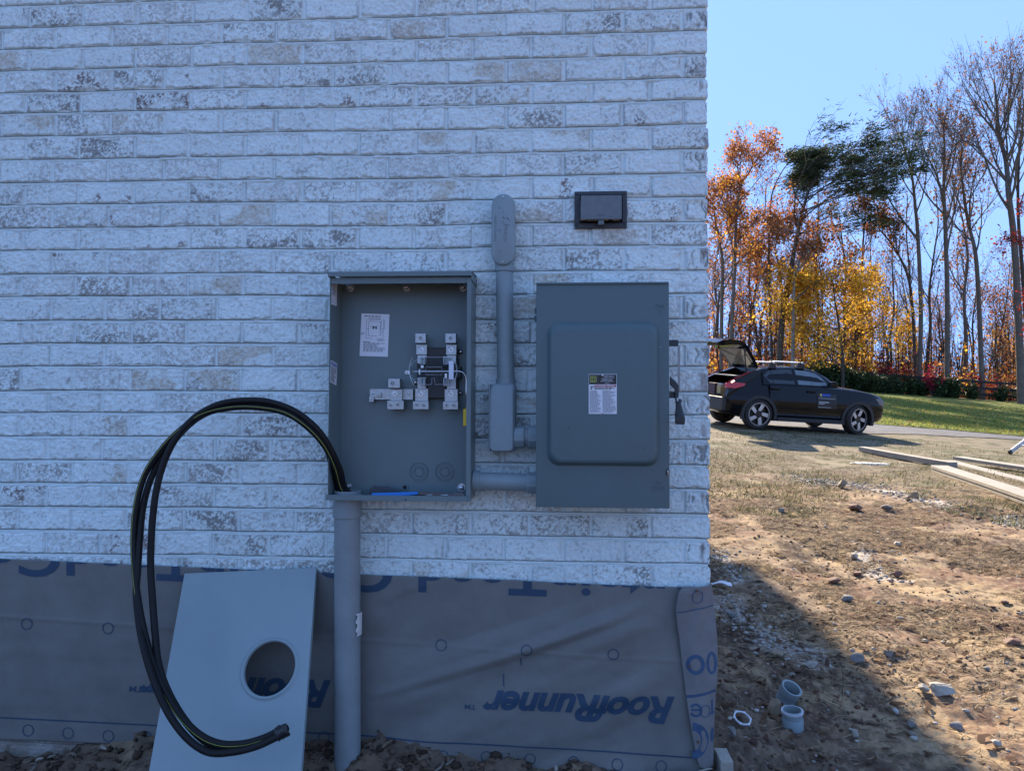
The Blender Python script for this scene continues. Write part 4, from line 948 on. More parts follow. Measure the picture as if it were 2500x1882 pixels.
def rect_loop(cx, cz, y, w, h, r): return rbox_loop(cx - w / 2, cx + w / 2, cz - h / 2, cz + h / 2, r, y, 4)
loops = []
for (x0, x1, y0, y1, yy) in ((322, 400, 1112, 1160, yH - .020), (312, 412, 1112, 1170, yH - .024), (312, 412, 1118, 1180, yH - .030), (322, 396, 1135, 1185, yH - .033), (318, 408, 1180, 1260, yH - .060), (310, 440, 1290, 1400, yH - .088), (303, 465, 1385, 1500, yH - .108), (305, 463, 1388, 1512, yH - .112), (318, 450, 1402, 1500, yH - .1125)):
    p, q = H5(x0, y0, yy), H5(x1, y1, yy); loops.append(rbox_loop(p.x, q.x, q.z, p.z, min(q.x - p.x, p.z - q.z) * .22, yy, 4))
b.stack(loops); b.build('grip', m_black, lev, smooth=True)

# ------------------------------------------------------------------ exhaust vent
zv = lambda x, y: (1380 + x * .08137, 450 + y * .08137)
V4 = lambda x, y, yy: W(*zv(x, y), yy)
m_vent = mat('charcoal_plastic', (.038, .042, .050), .5, var=.18, vscale=30, bump=.1, bscale=200)
vent = thing('wall_vent', 'charcoal plastic exhaust vent hood with a flap, screwed to the brick above the switch', 'vent', V4(1065, 1300, -.01))
yv = -.014
p, q = V4(278, 222, yv), V4(1855, 1300, yv)
b = MB(); ip, iq = V4(440, 330, yv), V4(1715, 1160, yv)
b.box(p.x, q.x, yv, .006, ip.z, p.z); b.box(p.x, q.x, yv, .006, q.z, iq.z); b.box(p.x, ip.x, yv, .006, iq.z + .0002, ip.z - .0002); b.box(iq.x, q.x, yv, .006, iq.z + .0002, ip.z - .0002)
b.cur = 1; b.box(ip.x - .001, iq.x + .001, .001, .004, iq.z - .001, ip.z + .001)
fr = b.build('frame', [m_vent, m_hole], vent, bevel=.0012)
yfv = -.050
fp, fq = V4(468, 345, yfv), V4(1695, 1045, yfv)
b = MB(); xl, xr_ = ip.x + .003, iq.x - .003; zt_, zb_ = ip.z - .001, iq.z + .012
b.hexa([(xl, -.003, zb_ + .006), (xr_, -.003, zb_ + .006), (xr_, -.003, zt_), (xl, -.003, zt_), (fp.x, yfv, fq.z), (fq.x, yfv, fq.z), (fq.x, yfv, fp.z), (fp.x, yfv, fp.z)])
m_flap = mat('faded_charcoal_plastic', (.13, .15, .165), .42, var=.22, vscale=50, bump=.06, bscale=300)
fl = b.build('flap', m_flap, vent, bevel=.0016)
b = MB(); b.cur = 0
for pts in ([(590, 760), (620, 690), (720, 650), (920, 645), (1100, 680), (1300, 760), (1450, 830)], [(700, 590), (850, 565), (1000, 560)], [(1290, 660), (1400, 720), (1530, 790)], [(930, 490), (1200, 480), (1420, 460)]):
    b.tube([V4(*c, yfv - .0001) for c in pts], .00045, 4)
b.build('scratch', mat('scratch', (.22, .24, .27), .6), fl)
emb(fl, 'MADE IN', (V4(960, 905, yfv), V4(1200, 905, yfv), V4(960, 940, yfv)), k=.0004, m=m_vent)
emb(fl, 'U.S.A.', (V4(1300, 950, yfv), V4(1440, 950, yfv), V4(1300, 985, yfv)), k=.0004, m=m_vent)
b = MB(); a_, c_ = V4(990, 1085, yfv + .006), V4(1165, 1200, yfv + .006); b.box(a_.x, c_.x, yfv + .006, yfv + .020, c_.z, a_.z + .004); b.build('latch', m_flap, fl, bevel=.001)
b = MB(); b.box(a_.x - .002, c_.x + .002, yv - .010, yv - .0002, V4(990, 1235, yv).z, V4(990, 1165, yv).z); b.build('catch', m_vent, fr, bevel=.001)
for c in ((350, 300), (1780, 275), (352, 1225), (1780, 1203)): screw(fr, V4(*c, yv - .0002), .0042, 'screw', .0025, mt=m_vent)

# ------------------------------------------------------------------ underlayment wrapped over the foundation
m_mem = mat('woven_underlayment', (.172, .172, .162), .5, var=.16, vscale=7, bump=.35, bscale=340, spec=.35, dist=.002)
m_print = mat('blue_print', (.024, .058, .108), .6, var=.25, vscale=220)
MTOP = [(-600, 1340), (0, 1363), (250, 1374), (560, 1388), (880, 1402), (1240, 1415), (1500, 1428), (1640, 1432), (1745, 1436)]
MT_X = [W(*p, -.016).x for p in MTOP]; MT_Z = [W(*p, -.016).z for p in MTOP]
MB_X = [-6, W(0, 1805, -.016).x, W(280, 1816, -.016).x, W(420, 1822, -.016).x, W(700, 1840, -.016).x, 3]
MB_Z = [.02, W(0, 1805, -.016).z, W(280, 1816, -.016).z, -.06, -.10, -.10]
def memy(x, z):
    x = np.asarray(x, float); z = np.asarray(z, float)
    top = np.interp(x, MT_X, MT_Z); dz = np.clip((top - z) / .14, 0, 1)
    w = sstep(xr - .05, xr + .35, x); 
    ca, sa = math.cos(R(24)), math.sin(R(24)); q = -x * sa + z * ca; p = x * ca + z * sa
    f = .070 * (fbm(q * 5.0 + .35 * np.sin(p * 2.2), p * .8, 201, 2) - .42) + .012 * (fbm(q * 15, p * 1.5, 205, 2) - .5)
    q2 = z * .97 + x * .14; g = .006 * (fbm(q2 * 4, x * 1.1, 207, 2) - .45) + .0022 * (vnoise(z * 26, x * 1.5, 209) - .5)
    cr = 1 - np.abs(2 * fbm(q * 6.2 + .5 * np.sin(p * 1.3), p * .55, 221, 2) - 1); f = f + .013 * np.maximum(cr - .80, 0) * 5 * np.clip((p + 1.2) / 1.5, .2, 1)
    dz = dz * (1 - .93 * sstep(.22, .40, x))
    h = dz * (np.maximum(f * 1.15 * w, -.004) + np.maximum(g, -.004)) + .0012 * (fbm(x * 30, z * 30, 211, 2) - .5) + .004 * np.exp(-((z - np.interp(x, [-2, .6], [.47, .36])) / .006) ** 2) * .4
    ye = np.exp(-np.maximum(.52 - x, 0) / .05) * 0
    return -.016 - h - ye
xs = np.linspace(-2.95, .512, 330); V = []; nzm = 120
for i, x in enumerate(xs):
    zt_ = np.interp(x, MT_X, MT_Z) + .0015 * (vnoise(np.array(x * 40.), np.array(.3), 213) - .5); zb_ = np.interp(x, MB_X, MB_Z)
    zz = np.linspace(zt_, zb_, nzm); V.append(np.stack([np.full(nzm, x), memy(np.full(nzm, x), zz), zz], -1))
V = np.concatenate(V); i = np.arange(len(xs) * nzm).reshape(len(xs), nzm)
F = np.stack([i[:-1, :-1], i[:-1, 1:], i[1:, 1:], i[1:, :-1]], -1).reshape(-1, 4)
mem = thing('roof_underlayment', 'grey woven roofing underlayment with blue upside down print, covering the foundation below the brick', 'underlayment sheet', (-1.0, -.02, .0))
o = npmesh('sheet', V, F, m_mem, parent=mem)
sol = o.modifiers.new('thickness', 'SOLIDIFY'); sol.thickness = .0012; sol.offset = -1
def conform(V, F, fy, name, parent, m, maxlen=.02, clip=None):
    bm = bmesh.new(); vs = [bm.verts.new(v) for v in V]
    for f in F:
        try: bm.faces.new([vs[k] for k in f])
        except ValueError: pass
    bmesh.ops.triangulate(bm, faces=bm.faces[:])
    if clip:
        for co, no in clip: bmesh.ops.bisect_plane(bm, geom=bm.verts[:] + bm.edges[:] + bm.faces[:], plane_co=co, plane_no=no, clear_outer=True)
    for _ in range(5):
        le = [e for e in bm.edges if e.calc_length() > maxlen]
        if not le: break
        bmesh.ops.subdivide_edges(bm, edges=le, cuts=1, use_grid_fill=False); bmesh.ops.triangulate(bm, faces=[f for f in bm.faces if len(f.verts) > 3])
    me = bpy.data.meshes.new(name)
    co = np.array([v.co for v in bm.verts]); 
    if len(co):
        yy = fy(co[:, 0], co[:, 2])
        for v, y in zip(bm.verts, yy): v.co.y = float(y)
    bm.normal_update()
    for f in bm.faces:
        if f.normal.y > 0: f.normal_flip()
    bm.to_mesh(me); bm.free(); me.materials.append(m)
    o = bpy.data.objects.new(name, me); COL.objects.link(o); o.parent = parent; o.location = -PLOC(parent); return o
memp = lambda x, z: memy(x, z) - .0016
pq = lambda px, py: W(px, py, -.022)
def updown(body, R0, L0, R1, L1, clip=None, **kw):
    """text turned half round: R0/L0 = right and left ends of the baseline (upper edge in view), R1/L1 = of the cap line below"""
    V, F = norm_text(body, **kw)
    A, B2, C2, D2 = pq(*R0), pq(*L0), pq(*R1), pq(*L1)
    return conform([(A * (1 - v.x) + B2 * v.x) * (1 - v.y) + (C2 * (1 - v.x) + D2 * v.x) * v.y for v in V], F, memp, 'printed_word', mem, m_print, clip=clip)
z2m = lambda x, y: (820 + x * .42495, 1360 + y * .42495)
# wordmarks
updown('RoofRunner', z2m(1948, 800), z2m(850, 758), z2m(1930, 965), z2m(838, 920), shear=.26, offset=.035, spacing=.96)
updown('TM', z2m(806, 845), z2m(742, 842), z2m(804, 872), z2m(740, 868), offset=.02)
dxl, dyl = 807 - 1648, 1660 - 1700
sh_ = lambda p: (p[0] + dxl, p[1] + dyl)
updown('RoofRunner', sh_(z2m(1948, 800)), sh_(z2m(850, 758)), sh_(z2m(1930, 965)), sh_(z2m(838, 920)), shear=.26, offset=.035, spacing=.96)
updown('TM', (348, 1675), (315, 1675), (347, 1690), (314, 1689), offset=.02)
sh2 = lambda p: (p[0] + 2 * dxl + 15, p[1] + 2 * dyl + 8)
updown('RoofRunner', sh2(z2m(1948, 800)), sh2(z2m(850, 758)), sh2(z2m(1930, 965)), sh2(z2m(838, 920)), shear=.26, offset=.035, spacing=.96)
# the big maker's name, its lower part lost behind the top edge of the sheet
def topclip():
    a_, b_ = pq(0, 1363 + 1), pq(1640, 1433.5)
    d = (b_ - a_); no = Vector((-d.z, 0, d.x)).normalized(); no = no if no.z > 0 else -no
    return [(a_ - no * .0012, no)]
def bigword(xr_px, xl_px, yr_px, yl_px, capdy):
    updown('CertainTeed', (xr_px, yr_px - capdy), (xl_px, yl_px - capdy), (xr_px, yr_px), (xl_px, yl_px), clip=topclip() + [(Vector((.505, 0, 0)), Vector((1, 0, 0)))], offset=.02, spacing=1.02)
bigword(1818, 1021, 1475, 1447, 95)
bigword(958, 160, 1450, 1406, 95)
bigword(146, -650, 1412, 1372, 95)
# rings and rules
def pring(px, py, rpx=14, wpx=2.2):
    c = pq(px, py); r = (pq(px + rpx, py) - c).length; w = (pq(px + wpx, py) - c).length; n = 28
    V = [c + Vector((q * math.cos(2 * math.pi * k / n), 0, q * math.sin(2 * math.pi * k / n))) for q in (r - w, r) for k in range(n)]
    F = [(k, (k + 1) % n, n + (k + 1) % n, n + k) for k in range(n)]
    o = conform(V, F, memp, 'printed_ring', mem, m_print)
zL = lambda x, y: (x * .37975, 1320 + y * .37975)
for p in [z2m(*q) for q in ((603, 507), (1097, 528), (1593, 553), (617, 1135), (865, 1145), (1115, 1160), (1365, 1177), (1617, 1190), (1870, 1202))] + [zL(*q) for q in ((167, 535), (690, 563), (172, 1222), (430, 1240), (690, 1258))] + [(455, 1540), (590, 1548), (790, 1800), (640, 1795), (355, 1800), (455, 1795)]:
    pring(*p)
def prule(p0, p1, wpx=3.5):
    n = 60; V = []
    for i in range(n + 1):
        x = p0[0] + (p1[0] - p0[0]) * i / n; y = p0[1] + (p1[1] - p0[1]) * i / n; V += [pq(x, y - wpx / 2), pq(x, y + wpx / 2)]
    conform(V, [(2 * i, 2 * i + 1, 2 * i + 3, 2 * i + 2) for i in range(n)], memp, 'printed_rule', mem, m_print, maxlen=.05)
prule((-40, 1751), (870, 1795)); prule((870, 1795), (1705, 1851))
for q in ((1062, 575, 1064, 620), (962, 672, 964, 740)):   # chalk snap marks
    a_, c_ = z2m(q[0], q[1]), z2m(q[2], q[3]); V = [pq(a_[0] - 1.4, a_[1]), pq(a_[0] + 1.4, a_[1]), pq(c_[0] + 1.4, c_[1]), pq(c_[0] - 1.4, c_[1])]
    conform(V, [(0, 1, 2, 3)], memp, 'printed_dash', mem, m_print)

# corner flap: second piece wrapped round the corner
zc = lambda x, y: (1620 + x * .28933, 1400 + y * .28933)
FLl = [(160, 112), (135, 145), (118, 180), (100, 310), (112, 420), (135, 560), (150, 700), (170, 860), (190, 1030), (210, 1170), (232, 1300), (255, 1430), (275, 1545), (310, 1640)]
FLr = [(405, 92), (412, 140), (420, 180), (428, 310), (440, 420), (451, 540), (455, 700), (450, 860), (440, 1000), (432, 1150), (426, 1280), (424, 1400), (422, 1520), (420, 1625)]
def lerpl(L, t):
    f = t * (len(L) - 1); i = min(int(f), len(L) - 2); f -= i; return (L[i][0] + (L[i + 1][0] - L[i][0]) * f, L[i][1] + (L[i + 1][1] - L[i][1]) * f)
def flap_pt(u, t, k=0):
    """u 0..1 on the front, beyond 1 round the corner"""
    l = zc(*lerpl(FLl, t)); r = zc(*lerpl(FLr, t)); yy = -.034 + .010 * t
    A = W(*l, yy - .006); B2 = W(*r, yy + .018)
    uc = min(u, 1.0)
    P = A * (1 - uc) + B2 * uc
    bulge = .012 * math.sin(math.pi * min(uc, .97)) + .004 * math.sin(9 * t + 3 * uc) + .005 * (float(vnoise(np.array(u * 3.5 + 2), np.array(t * 9.), 301)) - .5) + .003 * math.sin(25 * (t + .5 * u)) * math.exp(-((t - .28) / .12) ** 2)
    P = P + Vector((0, -bulge, 0))
    if u > 1:
        q = (u - 1); P = P + Vector((.004 * math.sin(q * 5) - .01 * q, q * .13, -.01 * q))
    P.y -= k
    return P
flap = thing('underlayment_flap', 'loose lighter strip of printed underlayment nailed round the foundation corner', 'underlayment strip', flap_pt(.6, 1))
us = np.linspace(0, 1.0, 26).tolist() + [1.08, 1.2, 1.4, 1.7, 2.0]; ts = np.linspace(0, 1, 70)
b = MB(); b.grid([[flap_pt(u, t) + Vector((0, 0, (.004 * math.sin(40 * u) + .003 * math.sin(17 * u)) * (i == len(ts) - 1))) for u in us] for i, t in enumerate(ts)])
m_flp = mat('faded_underlayment', (.19, .185, .185), .7, var=.2, vscale=9, bump=.25, bscale=70, spec=.3, dist=.003)
o = b.build('strip', m_flp, flap, smooth='full', fixn=False)
sol = o.modifiers.new('thickness', 'SOLIDIFY'); sol.thickness = .0012; sol.offset = 0
m_print2 = mat('faded_blue_print', (.04, .085, .16), .65, var=.35, vscale=60)
def ut(x, y):
    t = (y - 100) / 1530.0
    for _ in range(3):
        l = lerpl(FLl, min(max(t, 0), 1)); r = lerpl(FLr, min(max(t, 0), 1)); yl2 = l[1] + (r[1] - l[1]) * .5; t += (y - yl2) / 1530.0
    t = min(max(t, 0), 1); l = lerpl(FLl, t); r = lerpl(FLr, t)
    return (x - l[0]) / (r[0] - l[0]), t
def fprint(polys, name='printed_mark'):
    b = MB()
    for quad in polys:
        b.add([flap_pt(*ut(*p), k=.0016) for p in quad], [tuple(range(len(quad)))])
    return b.build(name, m_print2, flap, fixn=False)
def fring(cx, cy, rx, ry, w, a0=0, a1=360, n=30):
    q = []
    for k in range(n):
        a, c = R(a0 + (a1 - a0) * k / n), R(a0 + (a1 - a0) * (k + 1) / n)
        q.append([(cx + rx * math.cos(a), cy + ry * math.sin(a)), (cx + rx * math.cos(c), cy + ry * math.sin(c)), (cx + (rx - w) * math.cos(c), cy + (ry - w) * math.sin(c)), (cx + (rx - w) * math.cos(a), cy + (ry - w) * math.sin(a))])
    return q
def fline(x0, y0, x1, y1, w, n=16):
    return [[(x0 + (x1 - x0) * k / n, y0 + (y1 - y0) * k / n - w), (x0 + (x1 - x0) * (k + 1) / n, y0 + (y1 - y0) * (k + 1) / n - w), (x0 + (x1 - x0) * (k + 1) / n, y0 + (y1 - y0) * (k + 1) / n + w), (x0 + (x1 - x0) * k / n, y0 + (y1 - y0) * k / n + w)] for k in range(n)]
fprint(fring(280, 192, 48, 52, 8), 'printed_ring'); fprint(fline(108, 326, 418, 268, 5), 'printed_rule')
fprint(fring(266, 755, 78, 84, 32), 'printed_letter'); fprint(fring(402, 742, 46, 92, 24), 'printed_letter')
fprint(fline(192, 1022, 438, 985, 12), 'printed_rule'); fprint(fring(345, 1145, 44, 52, 7), 'printed_ring')
fprint(fring(266, 1135, 52, 58, 20, -150, 150) + fline(230, 1135, 310, 1130, 9, 6), 'printed_letter')
fprint(fline(405, 1065, 410, 1165, 11, 3) if False else [[(396, 1062), (412, 1060), (416, 1165), (400, 1167)], [(382, 1165), (428, 1158), (428, 1180), (382, 1186)]], 'printed_letter')
fprint(fring(240, 1390, 136, 152, 66, -88, 88), 'printed_letter'); fprint(fring(440, 1360, 50, 95, 30, 130, 225, 10), 'printed_letter')
for i, (x, y) in enumerate(((266, 135), (212, 765), (282, 1392))):
    b = MB(); p = flap_pt(*ut(x, y), k=.002); b.tube([p + Vector((0, .01, 0)), p + Vector((0, -.001, .001)), p + Vector((.001, -.005, 0)), p + Vector((.001, -.0065, 0))], [.0016, .0016, .0048, .0040], 12)
    b.build('roofing_nail', mat('rusty_nail', (.16, .09, .07), .7, metal=.4, var=.4, vscale=200), flap, smooth=True)

# ------------------------------------------------------------------ trees, shrubs, fence
m_bark = mat('grey_brown_bark', (.14, .122, .105), .9, var=.3, vscale=3, bump=.6, bscale=14, spec=.1, dist=.03)
m_barkd = mat('dark_bark', (.080, .068, .058), .9, var=.3, vscale=3, bump=.6, bscale=14, spec=.1, dist=.03)
m_barkl = mat('pale_bark', (.22, .21, .20), .9, var=.3, vscale=3, bump=.5, bscale=14, spec=.1, dist=.03)
m_leaf = mat('autumn_leaf', rough=.6, var=.15, vscale=3, attr='Col', trans=.55, spec=.2)
m_needle = mat('pine_needle', rough=.6, var=.2, vscale=3, attr='Col', trans=.25, spec=.2)
m_ever = mat('evergreen_leaf', rough=.5, var=.2, vscale=6, attr='Col', trans=.2, spec=.3)
def rvec(r): 
    while True:
        v = Vector((r.uniform(-1, 1), r.uniform(-1, 1), r.uniform(-1, 1)))
        if .05 < v.length < 1: return v.normalized()
class P_:
    def __init__(s, **k):
        s.kids = (5, 5, 4, 3); s.ratio = (.55, .5, .5); s.ang = (38, 42, 45); s.up = .16; s.wob = .16; s.minr = .008; s.lean = Vector((0, 0, 0)); s.__dict__.update(k)
def limb(b, p, d, L, r, lvl, mx, P, tips, rd):
    n = 5 if lvl == 0 else (4 if lvl < mx else 2)
    pts = [p.copy()]; rs = [r]; dirs = [d]
    for i in range(n):
        d = (d + rvec(rd) * P.wob * (1.5 if lvl == mx else 1) + Vector((0, 0, P.up)) + P.lean * .5).normalized(); p = p + d * (L / n)
        pts.append(p.copy()); dirs.append(d); rs.append(max(P.minr, r * (1 - .72 * (i + 1) / n)))
    b.tube(pts, rs, 6 if lvl == 0 else (4 if lvl < mx - 1 else 3), cap=False)
    if lvl >= mx: tips.append((pts[-1], d)); tips.append(((pts[0] + pts[-1]) / 2, d)); return
    k = P.kids[min(lvl, len(P.kids) - 1)]
    for j in range(k):
        t = (.25 + .75 * (j + rd.random() * .8) / k); f = min(t, .999) * n; i = int(f); q = pts[i].lerp(pts[i + 1], f - i); dd = dirs[i + 1]
        ax = dd.cross(rvec(rd)); 
        if ax.length < .05: continue
        a = R(P.ang[min(lvl, 2)] * rd.uniform(.6, 1.25)); nd = (Matrix.Rotation(a, 3, ax.normalized()) @ dd + P.lean).normalized()
        limb(b, q, nd, L * P.ratio[min(lvl, 2)] * rd.uniform(.75, 1.15) * (1.15 - .45 * t), max(P.minr, rs[i] * .62), lvl + 1, mx, P, tips, rd)
    limb(b, pts[-1], d, L * .5, rs[-1], mx, mx, P, tips, rd)
def leaf(b, p, s, rd, col, el=1.3):
    a = rvec(rd); c = a.orthogonal().normalized(); c = (c * math.cos(rd.random() * 6.3) + a.cross(c) * math.sin(rd.random() * 6.3)); e = a.cross(c)
    b.col = col; b.add([p - c * s * el * .5, p + e * s * .5, p + c * s * el * .5, p - e * s * .5], [(0, 1, 2, 3)])
def pick(cols, rd):
    c = rd.choice(cols); k = rd.uniform(.65, 1.25); return (c[0] * k, c[1] * k, c[2] * k)
OR = [(.44, .16, .05), (.36, .12, .045), (.52, .26, .07), (.28, .10, .05)]
BR = [(.22, .095, .035), (.28, .11, .03), (.16, .08, .04)]
YE = [(.75, .42, .04), (.80, .48, .06), (.70, .34, .03), (.60, .40, .06)]
RE = [(.28, .03, .025), (.20, .02, .02), (.34, .06, .035)]
def tree(name, label, poly, wpx, y, P=None, first=.4, nlimb=11, limbL=.34, mx=3, leaves=None, nleaf=0, lsize=.17, needles=False, bark=None, seed=1, group=None, extra=(), prob=1.0, lowleaf=0):
    rd = random.Random(seed); P = P or P_()
    base = W(poly[0][0], poly[0][1], y); gb = Vector((base.x, y, float(gz0(base.x, y)) - .1))
    pts = [gb] + [W(px, py, y + rd.uniform(-.5, .5) * (i > 0)) for i, (px, py) in enumerate(poly) if W(px, py, y).z > gb.z + .8]
    mpx = (y - CAM.y) / FPX; r0 = wpx * mpx / 2; H = sum((pts[i + 1] - pts[i]).length for i in range(len(pts) - 1))
    S = spline(pts, 5); n = len(S); rs = [max(.02, r0 * (1.25 if i == 0 else 1) * (1 - .80 * (i / (n - 1)) ** 1.1)) for i in range(n)]
    t = thing(name, label, 'tree', gb, group)
    b = MB(); b.tube(S, rs, 9); tips = []
    for e in extra:
        q = [W(px, py, y + rd.uniform(-.8, .8) * (i > 0)) for i, (px, py) in enumerate(e['p'])]; S2 = spline(q, 4); m = len(S2)
        w0 = e['w'] * mpx / 2; rs2 = [max(.012, w0 * (1 - .8 * i / (m - 1))) for i in range(m)]; b.tube(S2, rs2, 6)
        for j in range(e.get('n', 8)):
            f = rd.uniform(.25, 1) * (m - 1.01); i = int(f); pp = S2[i].lerp(S2[i + 1], f - i); dd = (S2[i + 1] - S2[i]).normalized(); ax = dd.cross(rvec(rd)).normalized()
            limb(b, pp, Matrix.Rotation(R(rd.uniform(25, 55)), 3, ax) @ dd, e.get('L', .16) * H * rd.uniform(.6, 1.1), rs2[i] * .55, 1, mx, P, tips, rd)
    for j in range(nlimb):
        t_ = first + (1 - first) * (j + rd.random() * .7) / nlimb; f = min(t_, .995) * (n - 1); i = int(f); pp = S[i].lerp(S[i + 1], f - i); dd = (S[i + 1] - S[i]).normalized()
        aa = rd.random() * 2 * math.pi; out = Vector((math.cos(aa), math.sin(aa) * .8, 0)); nd = (out * math.sin(R(P.ang[0] * 1.1)) + dd * math.cos(R(P.ang[0] * 1.1)) + P.lean).normalized()
        limb(b, pp, nd, H * limbL * rd.uniform(.65, 1.15) * (1.15 - .55 * (t_ - first) / (1 - first)), rs[i] * .5, 0 if mx > 2 else 1, mx, P, tips, rd)
    b.build('trunk', bark or m_bark, t, smooth='full', fixn=False)
    if leaves:
        b = MB()
        for (p, d) in tips:
            if rd.random() > prob: continue
            for k in range(nleaf):
                if needles:
                    s = rd.uniform(.22, .5); a = (d * .7 + rvec(rd) * .8); a.z = a.z * .35 + .08; a.normalize(); e = a.cross(rvec(rd)).normalized() * .035
                    q = p + Vector((rd.gauss(0, .30), rd.gauss(0, .30), rd.gauss(0, .10))); b.col = pick(leaves, rd); b.add([q - e, q + e, q + a * s + e * .2, q + a * s - e * .2], [(0, 1, 2, 3)])
                else: leaf(b, p + Vector((rd.gauss(0, .22), rd.gauss(0, .22), rd.gauss(0, .22))), lsize * rd.uniform(.6, 1.3), rd, pick(leaves, rd))
        b.build('crown', m_needle if needles else m_leaf, t, fixn=False)
    return t
q6 = lambda *p: [(1720 + x * .3604, 300 + y * .3604) for x, y in p]
q7 = lambda *p: [(2080 + x * .4805, 100 + y * .4805) for x, y in p]
GN = [(.055, .085, .040), (.080, .105, .045), (.035, .055, .032)]
VASE = P_(ang=(30, 34, 40), up=.14, wob=.17, minr=.006, kids=(5, 4, 4, 2), ratio=(.55, .52, .5))
FLAG = P_(ang=(66, 50, 45), up=.02, wob=.12, kids=(5, 4, 4, 3), lean=Vector((.5, 0, .10)), ratio=(.5, .5, .5))
OAK = P_(ang=(48, 45, 48), up=.10, wob=.22, kids=(5, 5, 4, 3))
tree('oak_tree', 'tall oak with orange leaves and a bare leaning top, next to the house corner', q6((175, 1640), (190, 1250), (205, 1000), (212, 720), (240, 450), (300, 340), (370, 220)), 11, 49, OAK, .42, 11, .23, 3, OR, 4, .115, seed=11, prob=.38, extra=({'p': q6((205, 830), (280, 740), (350, 660), (420, 600)), 'w': 5, 'n': 6, 'L': .08}, {'p': q6((240, 450), (225, 300), (215, 170)), 'w': 4, 'n': 6, 'L': .09}))
tree('oak_tree', 'orange leaved oak half hidden behind the house corner', q6((112, 1640), (118, 1200), (122, 950), (100, 800), (70, 640), (60, 480)), 11, 51, OAK, .35, 12, .24, 3, OR + YE[:1], 4, .125, seed=12, prob=.6)
tree('pine_tree', 'slender pine with a small windswept green top left of the large leaning pine', q6((460, 1640), (446, 1300), (436, 1000), (440, 700), (458, 480), (520, 340), (570, 270)), 7.5, 50, FLAG, .66, 10, .22, 3, GN, 5, needles=True, bark=m_barkd, seed=13, prob=.55)
tree('pine_tree', 'large leaning pine with flat green canopy blown to the right', q6((508, 1640), (530, 1300), (575, 1050), (612, 850), (655, 640), (700, 480), (760, 360)), 17, 48, FLAG, .60, 15, .42, 3, GN, 6, needles=True, bark=m_barkd, seed=14, prob=.42)
tree('oak_tree', 'forked oak with rust brown leaves growing behind the large leaning pine', q6((520, 1640), (518, 1300), (525, 1160), (505, 980), (480, 860), (500, 740)), 9, 52, OAK, .35, 11, .25, 3, OR[:2] + BR, 4, .115, seed=15, prob=.45, extra=({'p': q6((545, 1210), (640, 1060), (720, 880), (800, 720)), 'w': 6, 'n': 9, 'L': .11},))
tree('oak_tree', 'pale trunked oak with one long limb reaching right over the black car', q6((598, 1640), (604, 1300), (610, 1080), (640, 950), (665, 800), (700, 680)), 10, 47, OAK, .45, 9, .24, 3, BR + OR[:2], 3, .14, bark=m_barkl, seed=16, prob=.3, extra=({'p': q6((604, 1215), (720, 1100), (880, 1000), (1010, 900), (1130, 780)), 'w': 6.5, 'n': 11, 'L': .10},))
tree('maple_tree', 'broad golden yellow maple behind the bonnet of the black car', q6((935, 1640), (925, 1480), (905, 1330), (880, 1180), (870, 1060)), 9, 47.5, P_(ang=(62, 50, 48), up=.05, wob=.22, kids=(6, 5, 4, 3)), .16, 18, .58, 3, YE, 5, .115, bark=m_barkd, seed=17, prob=.6)
tree('bare_tree', 'bare tree leaning left beyond the fence with long rising left hand limbs', q7((335, 1750), (350, 1400), (335, 1000), (322, 850), (305, 690), (270, 560), (250, 470)), 11, 50, VASE, .45, 13, .24, 3, BR, 1, .10, seed=21, prob=.25, extra=({'p': q7((333, 1010), (250, 900), (180, 790), (130, 690)), 'w': 6, 'n': 12, 'L': .10},))
tree('bare_tree', 'thin dark bare tree bending far to the left over the fence', q7((325, 1750), (310, 1400), (285, 1200), (220, 1060), (150, 970), (80, 900)), 8, 51, VASE, .4, 12, .17, 3, BR, 2, .12, bark=m_barkd, seed=22, prob=.4)
tree('bare_tree', 'tall straight bare tree in the middle of the wood edge', q7((484, 1750), (484, 1300), (474, 950), (466, 740), (470, 540), (462, 400)), 14, 49, VASE, .42, 16, .26, 3, BR, 1, .10, seed=23, prob=.2, extra=({'p': q7((468, 800), (420, 660), (370, 560), (340, 450)), 'w': 5, 'n': 9, 'L': .10}, {'p': q7((474, 760), (510, 640), (530, 520), (540, 440)), 'w': 5, 'n': 8, 'L': .09}))
tree('bare_tree', 'crooked bare tree between the tall straight one and the tallest tree', q7((660, 1750), (645, 1350), (628, 1090), (592, 930), (568, 780), (552, 640), (560, 540)), 13, 50, VASE, .42, 13, .24, 3, BR, 2, .12, seed=24, prob=.3, extra=({'p': q7((600, 960), (600, 800), (630, 660), (660, 560)), 'w': 5, 'n': 9, 'L': .10},))
tree('bare_tree', 'tallest bare tree of all, with thick trunk and wide spreading crown', q7((858, 1750), (842, 1350), (822, 1000), (796, 780), (782, 610), (745, 470), (735, 320), (720, 200)), 19, 46, VASE, .42, 16, .24, 3, BR, 1, .09, seed=25, prob=.35, extra=({'p': q7((784, 610), (832, 500), (850, 360), (870, 220)), 'w': 8, 'n': 12, 'L': .10}, {'p': q7((790, 720), (690, 610), (610, 520), (530, 510)), 'w': 5.5, 'n': 10, 'L': .09}, {'p': q7((745, 480), (660, 380), (600, 290), (560, 220)), 'w': 5, 'n': 12, 'L': .09}))
tree('bare_tree', 'dark bare trunk standing close behind the tallest tree', q7((905, 1750), (868, 1200), (845, 900), (846, 650), (862, 450), (880, 330)), 11, 49, VASE, .5, 10, .22, 3, BR, 1, .10, bark=m_barkd, seed=26, prob=.3)
